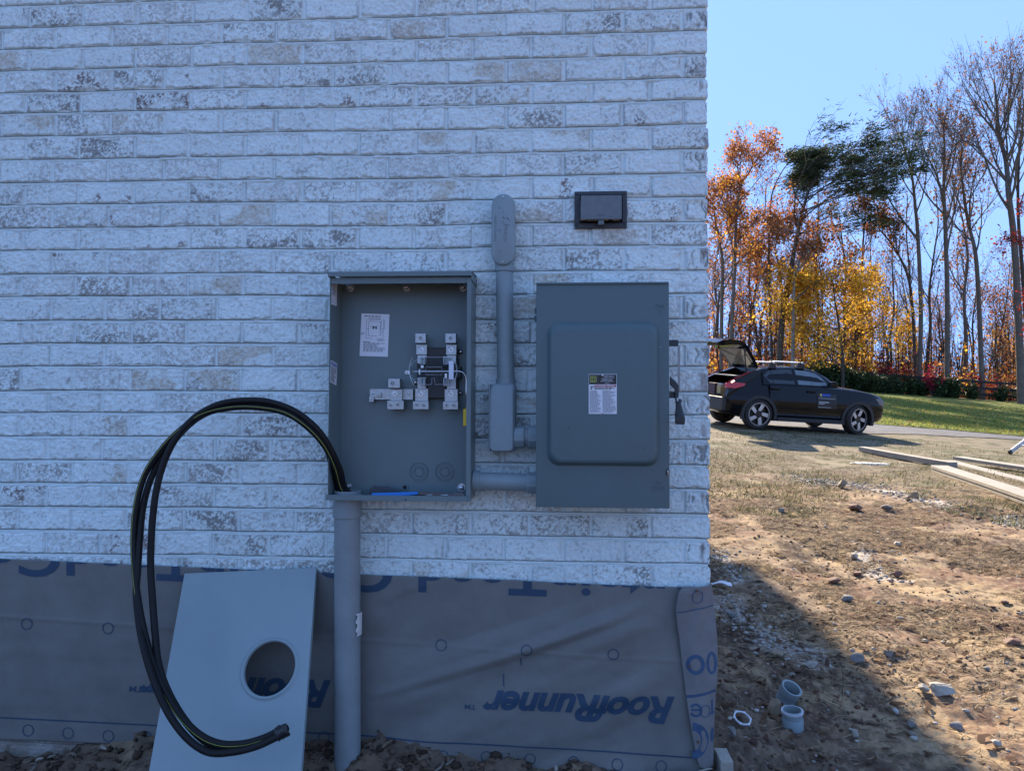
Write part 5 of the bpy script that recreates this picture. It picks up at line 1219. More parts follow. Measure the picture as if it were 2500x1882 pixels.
tree('maple_tree', 'scarlet leaved maple reaching into the wood edge from beyond the frame', q7((985, 1750), (975, 1400), (960, 1200), (950, 1000), (930, 900)), 9, 43, OAK, .3, 5, .16, 3, RE, 2, .12, seed=27, prob=.3, extra=({'p': q7((955, 1150), (900, 1080), (840, 1030), (790, 1020)), 'w': 3, 'n': 9, 'L': .07}, {'p': q7((968, 1420), (920, 1360), (880, 1310)), 'w': 3, 'n': 7, 'L': .06}))
# the wood behind: copies of a few kinds
def proto(name, label, h, r, P, first, nl, LL, leaves, nleaf, ls, seed, prob, bark=None, mx=3):
    rd = random.Random(seed); t = thing(name, label, 'tree', (0, 0, 0), 'trees of the wood behind the fence')
    b = MB(); pts = [Vector((0, 0, -.3))]; x = y = 0
    for i in range(1, 7): x += rd.uniform(-.35, .35); y += rd.uniform(-.3, .3); pts.append(Vector((x, y, h * i / 6)))
    S = spline(pts, 4); n = len(S); rs = [max(.03, r * (1 - .8 * i / (n - 1))) for i in range(n)]; b.tube(S, rs, 7); tips = []
    for j in range(nl):
        t_ = first + (1 - first) * (j + rd.random() * .7) / nl; f = min(t_, .99) * (n - 1); i = int(f); pp = S[i].lerp(S[i + 1], f - i); aa = rd.random() * 6.28
        nd = (Vector((math.cos(aa), math.sin(aa), 0)) * math.sin(R(P.ang[0])) + Vector((0, 0, 1)) * math.cos(R(P.ang[0]))).normalized()
        limb(b, pp, nd, h * LL * rd.uniform(.6, 1.1) * (1.1 - .5 * t_), rs[i] * .5, 1, mx, P, tips, rd)
    b.build('trunk', bark or m_bark, t, smooth='full', fixn=False)
    b = MB()
    for (p, d) in tips:
        if rd.random() > prob: continue
        for k in range(nleaf): leaf(b, p + Vector((rd.gauss(0, .3), rd.gauss(0, .3), rd.gauss(0, .3))), ls * rd.uniform(.6, 1.3), rd, pick(leaves, rd))
    b.build('crown', m_leaf, t, fixn=False)
    return t
KINDS = [proto('wood_tree', 'thin bare grey trunk in the wood behind the fence', 15, .13, VASE, .35, 14, .26, BR, 1, .14, 31, .3, m_barkd),
         proto('wood_tree', 'thin bare grey trunk in the wood behind the fence', 13, .16, VASE, .45, 13, .26, BR, 2, .16, 32, .35, m_bark),
         proto('wood_tree', 'brown leaved slender tree in the wood behind the fence', 11, .12, OAK, .2, 20, .24, BR + OR[1:2], 2, .13, 33, .38, m_barkd),
         proto('wood_tree', 'orange leaved slender tree in the wood behind the fence', 10, .11, OAK, .15, 20, .24, OR, 2, .14, 34, .4, m_barkd),
         proto('wood_tree', 'yellow leaved small tree in the wood behind the fence', 7, .09, OAK, .12, 20, .30, YE, 3, .16, 35, .6, m_barkd)]
rd = random.Random(5); first_use = set()
for i in range(66):
    px = 1690 + 880 * ((i * .61803) % 1.0); y = rd.uniform(53, 92)
    k = rd.choices(range(5), weights=(34, 30, 14, 12, 14) if px > 1960 else (24, 24, 22, 26, 4))[0]
    c = W(px, 940, y); o = KINDS[k] if k not in first_use else copy_tree(KINDS[k]); first_use.add(k)
    o.location = (c.x, y, float(gz0(c.x, y))); s = rd.uniform(.75, 1.2); o.scale = (s, s, s * rd.uniform(.9, 1.1)); o.rotation_euler = (R(rd.uniform(-3, 3)), R(rd.uniform(-4, 4)), rd.random() * 6.28)
# undergrowth at the wood's edge
b = MB(); rd = random.Random(8)
for i in range(900):
    px = rd.uniform(1700, 2540); y = rd.uniform(50.8, 62); c = W(px, 940, y); z = float(gz0(c.x, y)); h = rd.uniform(.6, 2.6) * (1 if px > 2000 else 1.2)
    p0 = Vector((c.x, y, z)); p1 = p0 + Vector((rd.uniform(-.6, .6), rd.uniform(-.4, .4), h)); b.col = (.07, .05, .04); b.tube([p0, p0.lerp(p1, .5) + rvec(rd) * .15, p1], [.016, .011, .006], 3, cap=False)
    cols = RE + [(.20, .03, .05)] if (2130 < px < 2270 and rd.random() < .55) or rd.random() < .07 else (YE if rd.random() < .22 else BR + OR)
    for k in range(rd.randint(9, 22)): leaf(b, p0.lerp(p1, rd.uniform(.15, 1)) + rvec(rd) * rd.uniform(.1, .5), .15 * rd.uniform(.6, 1.4), rd, pick(cols, rd))
for i in range(520):
    px = rd.uniform(1700, 2540); y = rd.uniform(54, 80); c = W(px, 940, y); z = float(gz0(c.x, y)); h = rd.uniform(2.5, 7.5)
    p0 = Vector((c.x, y, z)); p1 = p0 + Vector((rd.uniform(-.8, .8), rd.uniform(-.4, .4), h)); b.col = (.07, .055, .045); b.tube([p0, p0.lerp(p1, .5) + rvec(rd) * .2, p1], [.04, .03, .012], 3, cap=False)
    cols = YE if rd.random() < (.18 if px > 1960 else .03) else (BR + OR if rd.random() < .6 else BR)
    for k in range(4):
        q = p0.lerp(p1, rd.uniform(.3, .9)); b.col = (.06, .045, .038); b.tube([q, q + Vector((rd.uniform(-1, 1), rd.uniform(-.5, .5), rd.uniform(.3, 1.2)))], [.014, .006], 3, cap=False)
    for k in range(rd.randint(14, 34) if px < 2140 else rd.randint(5, 14)): leaf(b, p0.lerp(p1, rd.uniform(.2, 1)) + rvec(rd) * rd.uniform(.1, 1.0), .16 * rd.uniform(.6, 1.4), rd, pick(cols, rd))
o = b.build('undergrowth', m_leaf, fixn=False); tag(o, 'tangled brown and crimson undergrowth along the foot of the wood', 'undergrowth', kind='stuff')
# fence
m_fence = mat('black_fence_paint', (.016, .015, .015), .7, var=.3, vscale=8, bump=.2, bscale=40)
fy = lambda x: 49.4 - .10 * (x - 26)
f0, f1 = W(1940, 930, 49.6).x, W(2560, 960, 48.5).x
fence = thing('board_fence', 'black three rail wooden fence along the top of the lawn', 'fence', ((f0 + f1) / 2, 49, float(gz0((f0 + f1) / 2, 49))))
x = f0; posts = []
while x < f1 + 2: posts.append(Vector((x, fy(x), float(gz0(x, fy(x)))))); x += 1.72
for p in posts:
    b = MB(); b.box(p.x - .065, p.x + .065, p.y - .065, p.y + .065, p.z - .3, p.z + 1.38); b.build('post', m_fence, fence)
for p, q in zip(posts[:-1], posts[1:]):
    for h in (.30, .74, 1.18):
        b = MB(); d = .06; b.hexa([p + Vector((0, -d - .045, h)), q + Vector((0, -d - .045, h)), q + Vector((0, -d - .008, h)), p + Vector((0, -d - .008, h)), p + Vector((0, -d - .045, h + .16)), q + Vector((0, -d - .045, h + .16)), q + Vector((0, -d - .008, h + .16)), p + Vector((0, -d - .008, h + .16))])
        b.build('rail', m_fence, fence)
# evergreen shrubs in front of the fence
GS = [(.030, .055, .018), (.045, .080, .024), (.060, .095, .030), (.025, .042, .018)]
def shrub_proto(h, w, n, seed, tall=False):
    rd = random.Random(seed); t = thing('evergreen_shrub', 'dense dark green shrub in the planted row along the black fence', 'shrub', (0, 0, 0), 'evergreen shrubs planted along the fence')
    b = MB(); st = MB()
    for i in range(26):
        a = rd.random() * 6.28; rr = w * .5 * math.sqrt(rd.random()); hh = h * rd.uniform(.55, 1.08) * (1 - .35 * (rr / (w * .5)) ** 2)
        tip = Vector((rr * math.cos(a), rr * math.sin(a), hh)); st.tube([(tip.x * .2, tip.y * .2, -.05), (tip.x * .7, tip.y * .7, hh * .5), tip], [.015, .01, .005], 3, cap=False)
        for k in range(n // 26):
            f = rd.random() ** .7; q = Vector((tip.x * (.3 + .7 * f), tip.y * (.3 + .7 * f), hh * f)) + rvec(rd) * rd.uniform(.02, .22) * w; q.z = max(.03, q.z); leaf(b, q, .075 * rd.uniform(.6, 1.5), rd, pick(GS, rd), 1.8)
    st.build('stem', m_barkd, t, fixn=False); b.build('foliage', m_ever, t, fixn=False); return t
SP = [shrub_proto(1.5, 1.5, 2400, 41), shrub_proto(1.9, 1.3, 2600, 42), shrub_proto(1.2, 1.0, 1500, 43)]
spots = [(1992, 1, 1.15), (2012, 0, 1.2), (2034, 1, 1.0), (2052, 0, 1.15), (2070, 1, .95), (2090, 0, .95), (2108, 2, 1.2), (2130, 0, .85), (2152, 2, 1.15), (2172, 1, .72), (2192, 2, 1.1), (2222, 1, .88), (2252, 0, .85), (2285, 2, 1.15), (2302, 1, .92), (2325, 0, .95), (2372, 2, .95), (2446, 2, .9), (2500, 0, .9)]
fu = set(); rd = random.Random(3)
for px, k, s in spots:
    yy = 48.3 + rd.uniform(-.3, .35); c = W(px, 950, yy); o = SP[k] if k not in fu else copy_tree(SP[k]); fu.add(k)
    o.location = (c.x, yy, float(gz0(c.x, yy)) + .02); o.scale = (s, s, s * rd.uniform(.92, 1.08)); o.rotation_euler = (0, 0, rd.random() * 6.28)
def red_bush(px, y, h, w, cols, label, seed, n=500):
    rd = random.Random(seed); c = W(px, 950, y); t = thing('red_bush', label, 'bush', (c.x, y, float(gz0(c.x, y))), None); b = MB(); st = MB(); L = Vector(t.location)
    for i in range(14):
        tip = L + Vector((rd.gauss(0, w * .3), rd.gauss(0, w * .3), h * rd.uniform(.6, 1.05))); st.tube([L, L.lerp(tip, .5) + rvec(rd) * .1, tip], [.014, .01, .005], 3, cap=False)
        for k in range(n // 14): leaf(b, L.lerp(tip, rd.uniform(.35, 1.02)) + rvec(rd) * rd.uniform(.05, .3) * w * .5, .10 * rd.uniform(.6, 1.4), rd, pick(cols, rd))
    st.build('stem', m_barkd, t, fixn=False); b.build('foliage', m_leaf, t, fixn=False)
MG = [(.33, .015, .07), (.25, .02, .05), (.40, .03, .06)]
red_bush(2275, 47.9, 2.0, 1.5, MG, 'magenta leaved bush leaning right among the fence shrubs', 51, 420)
red_bush(2246, 49.9, 2.5, .6, [(.6, .16, .02), (.5, .1, .02)], 'small bright orange sapling behind the fence shrubs', 52, 160)
red_bush(2210, 50.3, 2.9, .7, [(.5, .06, .03)], 'small scarlet sapling behind the fence left of the orange one', 53, 120)
red_bush(2388, 50.2, 1.9, 1.2, RE, 'low scarlet bush behind the open stretch of fence', 54, 260)
red_bush(2422, 50.2, 1.9, 1.1, RE, 'low scarlet bush behind the fence, right of another scarlet bush', 55, 240)
red_bush(2160, 50.6, 3.0, 3.4, [(.13, .025, .035), (.10, .03, .03)], 'wide dark maroon thicket behind the fence shrubs', 56, 1100)

# ------------------------------------------------------------------ black car with raised tailgate
m_car = mat('black_car_paint', (.004, .005, .007), .07, var=.1, vscale=6, coat=.0, spec=.27)
m_clad = mat('matt_black_cladding', (.022, .023, .025), .6, var=.15)
m_tyre = mat('tyre_rubber', (.018, .018, .019), .75, var=.2, bump=.3, bscale=120)
m_glass = mat('tinted_glass', (.012, .016, .022), .05, var=.05, coat=.5)
m_glass2 = mat('clear_car_glass', (.10, .13, .16), .04, var=.05, alpha=.45)
m_lampred = mat('red_lamp', (.45, .012, .02), .2, var=.1, coat=.5)
m_lampwhite = mat('clear_lamp', (.16, .17, .19), .12, var=.1, coat=.5)
m_rim = mat('machined_alloy', (.60, .60, .62), .35, metal=.6, var=.06)
m_rimdark = mat('black_alloy', (.015, .015, .017), .35, var=.1)
m_inter = mat('dark_interior', (.010, .010, .011), .8, var=.2)
CS = 1.02; car_yaw = R(15.5); cy_, sy_ = math.cos(car_yaw), math.sin(car_yaw)
ct = W(1850, 1055, 15.15)
cl = Vector((ct.x - CS * (.90 * cy_ + .90 * sy_), 15.15 - CS * (.90 * sy_ - .90 * cy_), 0))
def cw(x, y): return Vector((cl.x + CS * (x * cy_ - y * sy_), cl.y + CS * (x * sy_ + y * cy_), 0))
zr, zf = [float(gz0(*cw(x, -.9)[:2])) for x in (.90, 3.60)]; zrl, zfl2 = [float(gz0(*cw(x, .75)[:2])) for x in (.90, 3.60)]
pit_c = math.atan2(zf - zr, 2.7); rol_c = math.atan2((zrl + zfl2) - (zr + zf), 2 * 1.65)
car = thing('parked_car', 'black crossover car parked with its tailgate raised and roof bars, beyond the house corner', 'car', (cl.x, cl.y, 0))
car.rotation_euler = (rol_c, -pit_c, car_yaw)
Mc = Matrix.Rotation(car_yaw, 4, 'Z') @ Matrix.Rotation(-pit_c, 4, 'Y') @ Matrix.Rotation(rol_c, 4, 'X')
car.rotation_euler = Mc.to_euler()
zo = np.mean([float(gz(*cw(x, y)[:2])) - CS * (Mc @ Vector((x, y, 0))).z for x in (.9, 3.6) for y in (-.85, .8)]) + .012
car.location = (cl.x, cl.y, zo); car.scale = (CS, CS, CS)
def cpart(b, name, m, parent=None, **k):
    o = b.build(name, m, None, **k); o.parent = parent or car; return o
fi = lambda X, Y: (lambda x: float(np.interp(x, X, Y)))
hw = fi([0, .12, .35, .8, 3.5, 3.95, 4.2, 4.36, 4.44], [.70, .82, .895, .925, .925, .91, .875, .82, .72])
belt = fi([0, 1.14, 1.16, 2.6, 3.05, 3.6, 4.05, 4.3, 4.44], [.76, .76, 1.10, 1.12, 1.115, 1.08, 1.02, .96, .86])
bot = fi([0, .3, .9, 3.6, 4.2, 4.44], [.42, .30, .22, .22, .28, .36])
roofz = fi([1.0, 1.3, 1.8, 2.2, 2.5, 2.75, 3.0, 3.10], [1.455, 1.51, 1.555, 1.55, 1.50, 1.39, 1.20, 1.115])
def lower_loop(x):
    w, t, bo = hw(x), belt(x), bot(x); cr = .05 if x > 3 else .01
    half = [(0, bo), (w * .8, bo), (w - .06, bo + .05), (w - .015, bo + .16), (w - .03, .42), (w, .56), (w + .003, .68), (w - .012, .80), (w - .03, min(.90, t - .05)), (w - .06, t - .025), (w - .11, t), (w * .45, t + cr * .8), (0, t + cr)]
    half = [(y, min(z, t + cr)) for y, z in half]
    return [Vector((x, -y, z)) for y, z in half] + [Vector((x, y, z)) for y, z in half[::-1][1:-1]]
xsL = [0, .05, .12, .25, .4, .6, .8, 1.0, 1.14, 1.16, 1.4, 1.8, 2.2, 2.6, 2.9, 3.1, 3.3, 3.6, 3.8, 4.0, 4.15, 4.28, 4.37, 4.43]
b = MB(); b.stack([lower_loop(x) for x in xsL])
body = cpart(b, 'body', m_car, smooth=True)
# wheel arches cut through the body
cut = MB()
for x in (.90, 3.60): cut.cyl((x, -1.2, .355), (x, -.55, .355), .395, 40); cut.cyl((x, .55, .355), (x, 1.2, .355), .395, 40)
co = cut.build('arch_cutter', m_clad, None); co.parent = car
bo_ = body.modifiers.new('arch', 'BOOLEAN'); bo_.operation = 'DIFFERENCE'; bo_.object = co; bo_.solver = 'EXACT'
dg = bpy.context.evaluated_depsgraph_get(); dg.update()
me = bpy.data.meshes.new_from_object(body.evaluated_get(dg), depsgraph=dg); body.modifiers.clear(); body.data = me
bpy.data.objects.remove(co)
# greenhouse
def gh_loop(x):
    zb_, zt = belt(max(x, 1.17)) - .012, roofz(x); wb = hw(x) - .11; wt = .66 if x < 2.5 else .66 - .02 * (x - 2.5); f = (zt - zb_) / .45; wt = wb + (wt - wb) * min(1, max(f, 0))
    half = [(0, zb_ - .03), (wb, zb_), (wb + (wt - wb) * .5 + .012, (zb_ + zt - .05) / 2), (wt, max(zt - .05, zb_ + .002)), (wt - .05, zt - .012), (wt * .6, zt + .006), (0, zt + .018)]
    return [Vector((x, -y, z)) for y, z in half] + [Vector((x, y, z)) for y, z in half[::-1][1:-1]]
b = MB(); b.stack([gh_loop(x) for x in (1.0, 1.15, 1.3, 1.55, 1.8, 2.05, 2.3, 2.5, 2.65, 2.8, 2.95, 3.08)])
cpart(b, 'cabin', m_car, smooth=True)
def side_pt(x, z, s, k):
    l = gh_loop(x); wb, zb_ = -l[1].y, l[1].z; wt, zt = -l[3].y, l[3].z; wm, zm = -l[2].y, l[2].z
    y = np.interp(z, [zb_, zm, zt], [wb, wm, wt]); return Vector((x, s * (float(y) + k), z))
def window(name, poly, m, k=.006):
    for s in (-1, 1):
        b = MB(); b.add([side_pt(x, z, s, k) for x, z in poly], [tuple(range(len(poly)))])
        # triangulated fan keeps the curved glass close to the cabin side
        cpart(b, name, m, fixn=False)
window('quarter_window', [(.98 + .05, 1.30), (1.20, 1.125), (1.255, 1.13), (1.225, 1.435), (1.16, 1.415)], m_glass)
window('rear_side_window', [(1.275, 1.13), (1.85, 1.14), (1.80, 1.485), (1.55, 1.475), (1.245, 1.435)], m_glass)
m_glassf = mat('front_door_glass', (.12, .16, .19), .05, var=.25, vscale=5, coat=.4)
window('front_side_window', [(1.95, 1.14), (2.72, 1.14), (2.73, 1.20), (2.62, 1.33), (2.45, 1.435), (2.2, 1.475), (1.89, 1.485)], m_glassf)
b = MB(); P = []
for x in (2.56, 2.7, 2.85, 2.97, 3.05): l = gh_loop(x); P.append([Vector((x + .012, y * (.66 - .03) , roofz(x) + .012 + .012 * (1 - y * y))) for y in (-1, -.5, 0, .5, 1)])
b.grid(P); cpart(b, 'windscreen', m_glass, fixn=False, smooth='full')
# rear quarters and load bay
qp = [(.04, .70), (.08, .80), (.16, 1.02), (.30, 1.14), (.70, 1.335), (1.02, 1.46), (1.17, 1.46), (1.17, .70)]
for s in (-1, 1):
    b = MB()
    def qy(x, z, o): return s * (np.interp(z, [.7, .9, 1.12, 1.46], [hw(max(x, .12)) + .001, hw(max(x, .2)) - .03, hw(max(x, .3)) - .115, .67]) - o)
    b.stack([[Vector((x, qy(x, z, 0), z)) for x, z in qp], [Vector((x, qy(x, z, .13), z)) for x, z in qp]]); cpart(b, 'rear_quarter', m_car)
    b = MB(); tl_ = [(.045, .95), (.06, 1.07), (.30, 1.10), (.56, 1.085), (.50, 1.02), (.30, .955)]
    b.stack([[Vector((x - .012, qy(x, z, -.012), z)) for x, z in tl_], [Vector((x, qy(x, z, .06), z)) for x, z in tl_]]); cpart(b, 'tail_lamp', m_lampred, bevel=.008)
    b = MB(); b.tube([Vector((x - .015, qy(x, z, .03), z + .008)) for x, z in ((.16, 1.10), (.30, 1.17), (.50, 1.26), (.72, 1.355))], .022, 8); cpart(b, 'lamp_strip', mat('dim_red_lamp', (.22, .012, .016), .25, var=.1), smooth=True)
    b = MB(); b.box(-.012, .10, s * .60 - .09, s * .60 + .09, 1.0, 1.045); cpart(b, 'reversing_lamp', m_lampwhite, bevel=.01)
    b = MB(); b.box(-.022, .02, s * .66 - .10, s * .66 + .10, .50, .545); cpart(b, 'rear_reflector', m_lampred, bevel=.008)
b = MB(); b.box(.06, 1.14, -.78, .78, .772, .785); b.box(1.10, 1.148, -.74, .74, .79, 1.30); cpart(b, 'load_bay', m_inter)
b = MB(); b.box(-.03, .10, -.80, .80, .40, .735); cpart(b, 'rear_bumper', m_clad, bevel=.04, seg=3)
b = MB(); b.box(-.042, -.031, -.17, .35, .56, .67); cpart(b, 'number_plate', mat('number_plate', (.55, .57, .60), .5, var=.1))
b = MB(); b.box(.35, .95, -.55, .62, 1.235, 1.255); cpart(b, 'parcel_shelf', mat('grey_trim', (.30, .30, .30), .7, var=.1))
for (x0, x1, y0, y1, z0, z1, m) in ((.12, .45, -.10, .22, .79, 1.03, mat('printed_carton', (.05, .022, .03), .6, var=.6, vscale=14)), (.14, .4, -.36, -.18, .79, 1.0, mat('pale_carton', (.28, .24, .13), .7, var=.2))):
    b = MB(); b.box(x0, x1, y0, y1, z0, z1); o = b.build('cargo_box', m, None, bevel=.004); 
    o.matrix_world = Matrix.Translation(car.location) @ Mc @ Matrix.Scale(CS, 4)
    tag(o, 'dark printed carton in the load bay of the black car' if y0 > -.2 else 'pale yellowish carton in the load bay of the black car', 'carton')
# tailgate, raised
tg = MB()
def tgl(x, z, w, t, nx, nz):     # loop across the car at a point of the gate's centre line
    return [Vector((x, -w, z)), Vector((x, -w * .5, z + .02)), Vector((x, 0, z + .028)), Vector((x, w * .5, z + .02)), Vector((x, w, z)), Vector((x - nx * t, w * .96, z - nz * t)), Vector((x - nx * t, 0, z - nz * t)), Vector((x - nx * t, -w * .96, z - nz * t))]
loops = [tgl(.97, 1.485, .60, .05, .75, .6), tgl(.80, 1.70, .66, .07, .75, .6), tgl(.60, 1.94, .71, .08, .7, .65), tgl(.48, 2.05, .74, .09, .45, .85), tgl(.34, 2.10, .75, .11, .1, 1.0), tgl(.10, 2.11, .74, .13, -.1, 1.0), tgl(-.10, 2.07, .70, .13, -.3, .95), tgl(-.20, 2.01, .64, .08, -.5, .85)]
b = MB(); b.stack(loops); gate = cpart(b, 'tailgate', m_car, smooth=True)
b = MB(); b.add([(.90 - .055, -.50, 1.585 - .05), (.90 - .055, .50, 1.585 - .05), (.56 - .055, .58, 1.985 - .06), (.56 - .055, -.58, 1.985 - .06)], [(0, 1, 2, 3)]); o = b.build('rear_window', mat('gate_glass', (.12, .12, .11), .08, var=.3, vscale=6), None, fixn=False); o.parent = gate
for s in (-1, 1):
    b = MB(); b.tube([(.62, s * .66, 1.30), (.50, s * .69, 1.90)], .016, 8); o = b.build('gas_strut', m_inter, None, smooth=True); o.parent = gate
b = MB(); b.box(.22, .30, -.3, .3, 2.135, 2.145); o = b.build('spoiler_trim', m_clad, None); o.parent = gate
# wheels
def wheel(x, y, steer, name='wheel'):
    s = -1 if y < 0 else 1
    w = bpy.data.objects.new(name, None); COL.objects.link(w); w.parent = car; w.location = (x, y, .372); w.scale = (1.06, 1.0, 1.06); w.rotation_euler = (0, 0, steer); w.empty_display_size = .1
    b = MB(); pr = [(-.11, .255), (-.118, .30), (-.105, .335), (-.07, .350), (.07, .350), (.105, .335), (.118, .30), (.11, .255)]; n = 44
    b.stack([[Vector((r * math.cos(2 * math.pi * k / n), o, r * math.sin(2 * math.pi * k / n))) for k in range(n)] for o, r in pr], False, False)
    o = b.build('tyre', m_tyre, None, smooth=True); o.parent = w
    b = MB(); b.ringy((0, 0, 0), .238, .257, -.112, .112, n); b.ringy((0, 0, 0), 0, .24, s * .02 - .01, s * .02 + .01, n); o = b.build('rim', m_rimdark, None, smooth=True); o.parent = w
    b = MB(); b.ringy((0, s * .112, 0), .247, .257, -.003, .003, n); o = b.build('rim_edge', m_rim, None, smooth=True); o.parent = w
    for k in range(5):
        a = 2 * math.pi * k / 5 + .3; M = Matrix.Rotation(a, 4, 'Y')
        b = MB(); b.prism([(-.045, .075), (.030, .085), (.072, .232), (-.020, .244)], s * .075, s * .100, axis='y', M=M); o = b.build('spoke', m_rim, None, bevel=.004); o.parent = w
    b = MB(); b.ringy((0, 0, 0), 0, .075, s * .05, s * .092, 20) if s > 0 else b.ringy((0, 0, 0), 0, .075, s * .092, s * .05, 20); o = b.build('hub', m_rimdark, None, smooth=True); o.parent = w
for x, y, st_ in ((.90, -.80, 0), (.90, .80, 0), (3.60, -.80, R(14)), (3.60, .80, R(14))): wheel(x, y, st_)
for x in (.90, 3.60):
    for s in (-1, 1):
        n = 26; outer_, inner_ = [], []
        for k in range(n + 1):
            a = R(-22) + R(224) * k / n; outer_.append((x + .47 * math.cos(a), .355 + .47 * math.sin(a))); inner_.append((x + .392 * math.cos(a), .355 + .392 * math.sin(a)))
        b = MB()
        def wy(px_, k_): return s * (min(hw(px_), .925) + k_)
        L = [[Vector((p[0], wy(p[0], kk), max(p[1], .235))) for p in ring] for ring, kk in ((inner_, -.12), (inner_, .012), (outer_, .008), (outer_, -.06))]
        for r0, r1 in zip(L[:-1], L[1:]): b.grid([r0, r1])
        cpart(b, 'wheel_arch', m_clad, fixn=True, smooth=True)
for s in (-1, 1):
    b = MB(); b.box(1.38, 3.14, s * .915 - .03, s * .915 + .03, .235, .33); cpart(b, 'sill_trim', m_clad, bevel=.012)
    b = MB(); b.prism([(2.66, 1.135), (2.86, 1.125), (2.88, 1.22), (2.80, 1.27), (2.70, 1.26)], s * .90, s * 1.04, axis='y'); cpart(b, 'door_mirror', m_car, bevel=.025, seg=3)
    for x, z in ((1.30, 1.00), (2.26, .985)):
        b = MB(); b.box(x - .11, x + .11, s * .925 - .004, s * .925 + .022, z - .02, z + .025); cpart(b, 'door_handle', m_car, bevel=.01)
    for xs_ in ([(1.88, 1.12), (1.90, .9), (1.90, .36)], [(2.98, 1.1), (3.02, .9), (3.02, .36)], [(1.13, 1.1), (1.22, .9), (1.38, .70)]):
        b = MB(); b.tube([Vector((x, s * (np.interp(z, [.3, .56, .68, .8, .9, 1.1], [.90, .926, .929, .916, .898, .82])), z)) for x, z in xs_], .005, 5); cpart(b, 'door_seam', m_inter)
    b = MB(); b.prism([(4.04, .80), (4.28, .74), (4.35, .82), (4.24, .90), (4.06, .92)], s * .62, s * .86, axis='y'); cpart(b, 'headlight', m_lampwhite, bevel=.02)
# roof bars
for x in (1.30, 2.07):
    b = MB(); b.tube([(x, -.72, roofz(x) + .115), (x, .72, roofz(x) + .115)], .022, 8); bar_ = cpart(b, 'roof_bar', m_rim, smooth=True)
    for s in (-1, 1):
        b = MB(); b.prism([(x - .09, roofz(x) - .03), (x + .11, roofz(x) - .03), (x + .06, roofz(x) + .135), (x - .05, roofz(x) + .135)], s * .58, s * .68, axis='y'); o = b.build('bar_foot', m_clad, None, bevel=.015); o.parent = bar_
# magnetic sign on the front door
sg = lambda x, z, k: Vector((x, -(np.interp(z, [.3, .56, .68, .8, .9, 1.1], [.90, .926, .929, .916, .898, .82]) + k), z))
b = MB(); nn = 8
b.grid([[sg(2.42 + .54 * i / nn, .60 + .385 * j / nn, .008) for j in range(nn + 1)] for i in range(nn + 1)]); sign = cpart(b, 'door_sign', mat('sign_black', (.012, .012, .013), .5, var=.1), fixn=False)
def sgmark(x0, x1, z0, z1, m, name='sign_mark'):
    b = MB(); b.grid([[sg(x0 + (x1 - x0) * i / 4, z0 + (z1 - z0) * j / 2, .0105) for j in range(3)] for i in range(5)]); o = b.build(name, m, None, fixn=False); o.parent = sign
m_sgb = mat('sign_blue', (.02, .06, .34), .5); m_sgy = mat('sign_yellow', (.55, .45, .08), .5); m_sgw = mat('sign_grey_white', (.35, .36, .38), .5)
sgmark(2.55, 2.79, .895, .955, m_sgb); sgmark(2.50, 2.545, .89, .955, m_sgy); sgmark(2.46, 2.92, .838, .850, m_sgw); sgmark(2.46, 2.74, .735, .765, m_sgw); sgmark(2.46, 2.62, .70, .72, m_sgw); sgmark(2.45, 2.80, .622, .636, m_sgw)

# ------------------------------------------------------------------ lumber, ladder
m_wood = mat('weathered_lumber', (.30, .268, .215), .75, var=.18, vscale=6, bump=.25, bscale=30)
def plank(label, A, Bp, w, th, z0A=0, z0B=0, extend=1.0, side=-1):
    """A,B photo pixels of the near bottom edge's two ends"""
    a_, c_ = G(*A), G(*Bp); d = (c_ - a_); d.z = 0; L = d.length * extend; d.normalize(); nrm_ = Vector((-d.y, d.x, 0)) * side
    nrm_ = nrm_ if nrm_.y > 0 else -nrm_
    t = None; n = 14; b = MB(); loops = []
    za = max(float(gz(*(a_ + d * L * f + nrm_ * w * .5)[:2])) - 0 for f in (0, .05)) ; 
    for i in range(n + 1):
        p = a_ + d * (L * i / n); e = p + nrm_ * w
        zz = float(gz0(p.x + nrm_.x * w / 2, p.y + nrm_.y * w / 2)) + .012 + z0A + (z0B - z0A) * i / n
        loops.append([Vector((p.x, p.y, zz)), Vector((e.x, e.y, zz)), Vector((e.x, e.y, zz + th)), Vector((p.x, p.y, zz + th))])
    b.stack(loops); mid = loops[0][0]
    o = b.build('lumber_board', m_wood, None, bevel=.004, origin=mid); tag(o, label, 'board', 'boards lying on the dry grass'); return o
plank('long pale narrow board lying farthest left on the dry grass', (2096, 1103), (2318, 1142), .14, .09)
plank('wide pale board on top of the near stack at the photo edge', (2314, 1152), (2500, 1216), .23, .045, .052, .052, 1.6)
plank('bottom board of the near stack, under the wide pale one', (2314, 1152), (2500, 1216), .22, .045, 0, 0, 1.6)
plank('pale board lying behind the near stack, upper of two', (2326, 1131), (2500, 1156), .2, .05, .055, .055, 1.7)
plank('pale board lying behind the near stack, lower of two', (2330, 1134), (2500, 1170), .18, .045, 0, 0, 1.7)
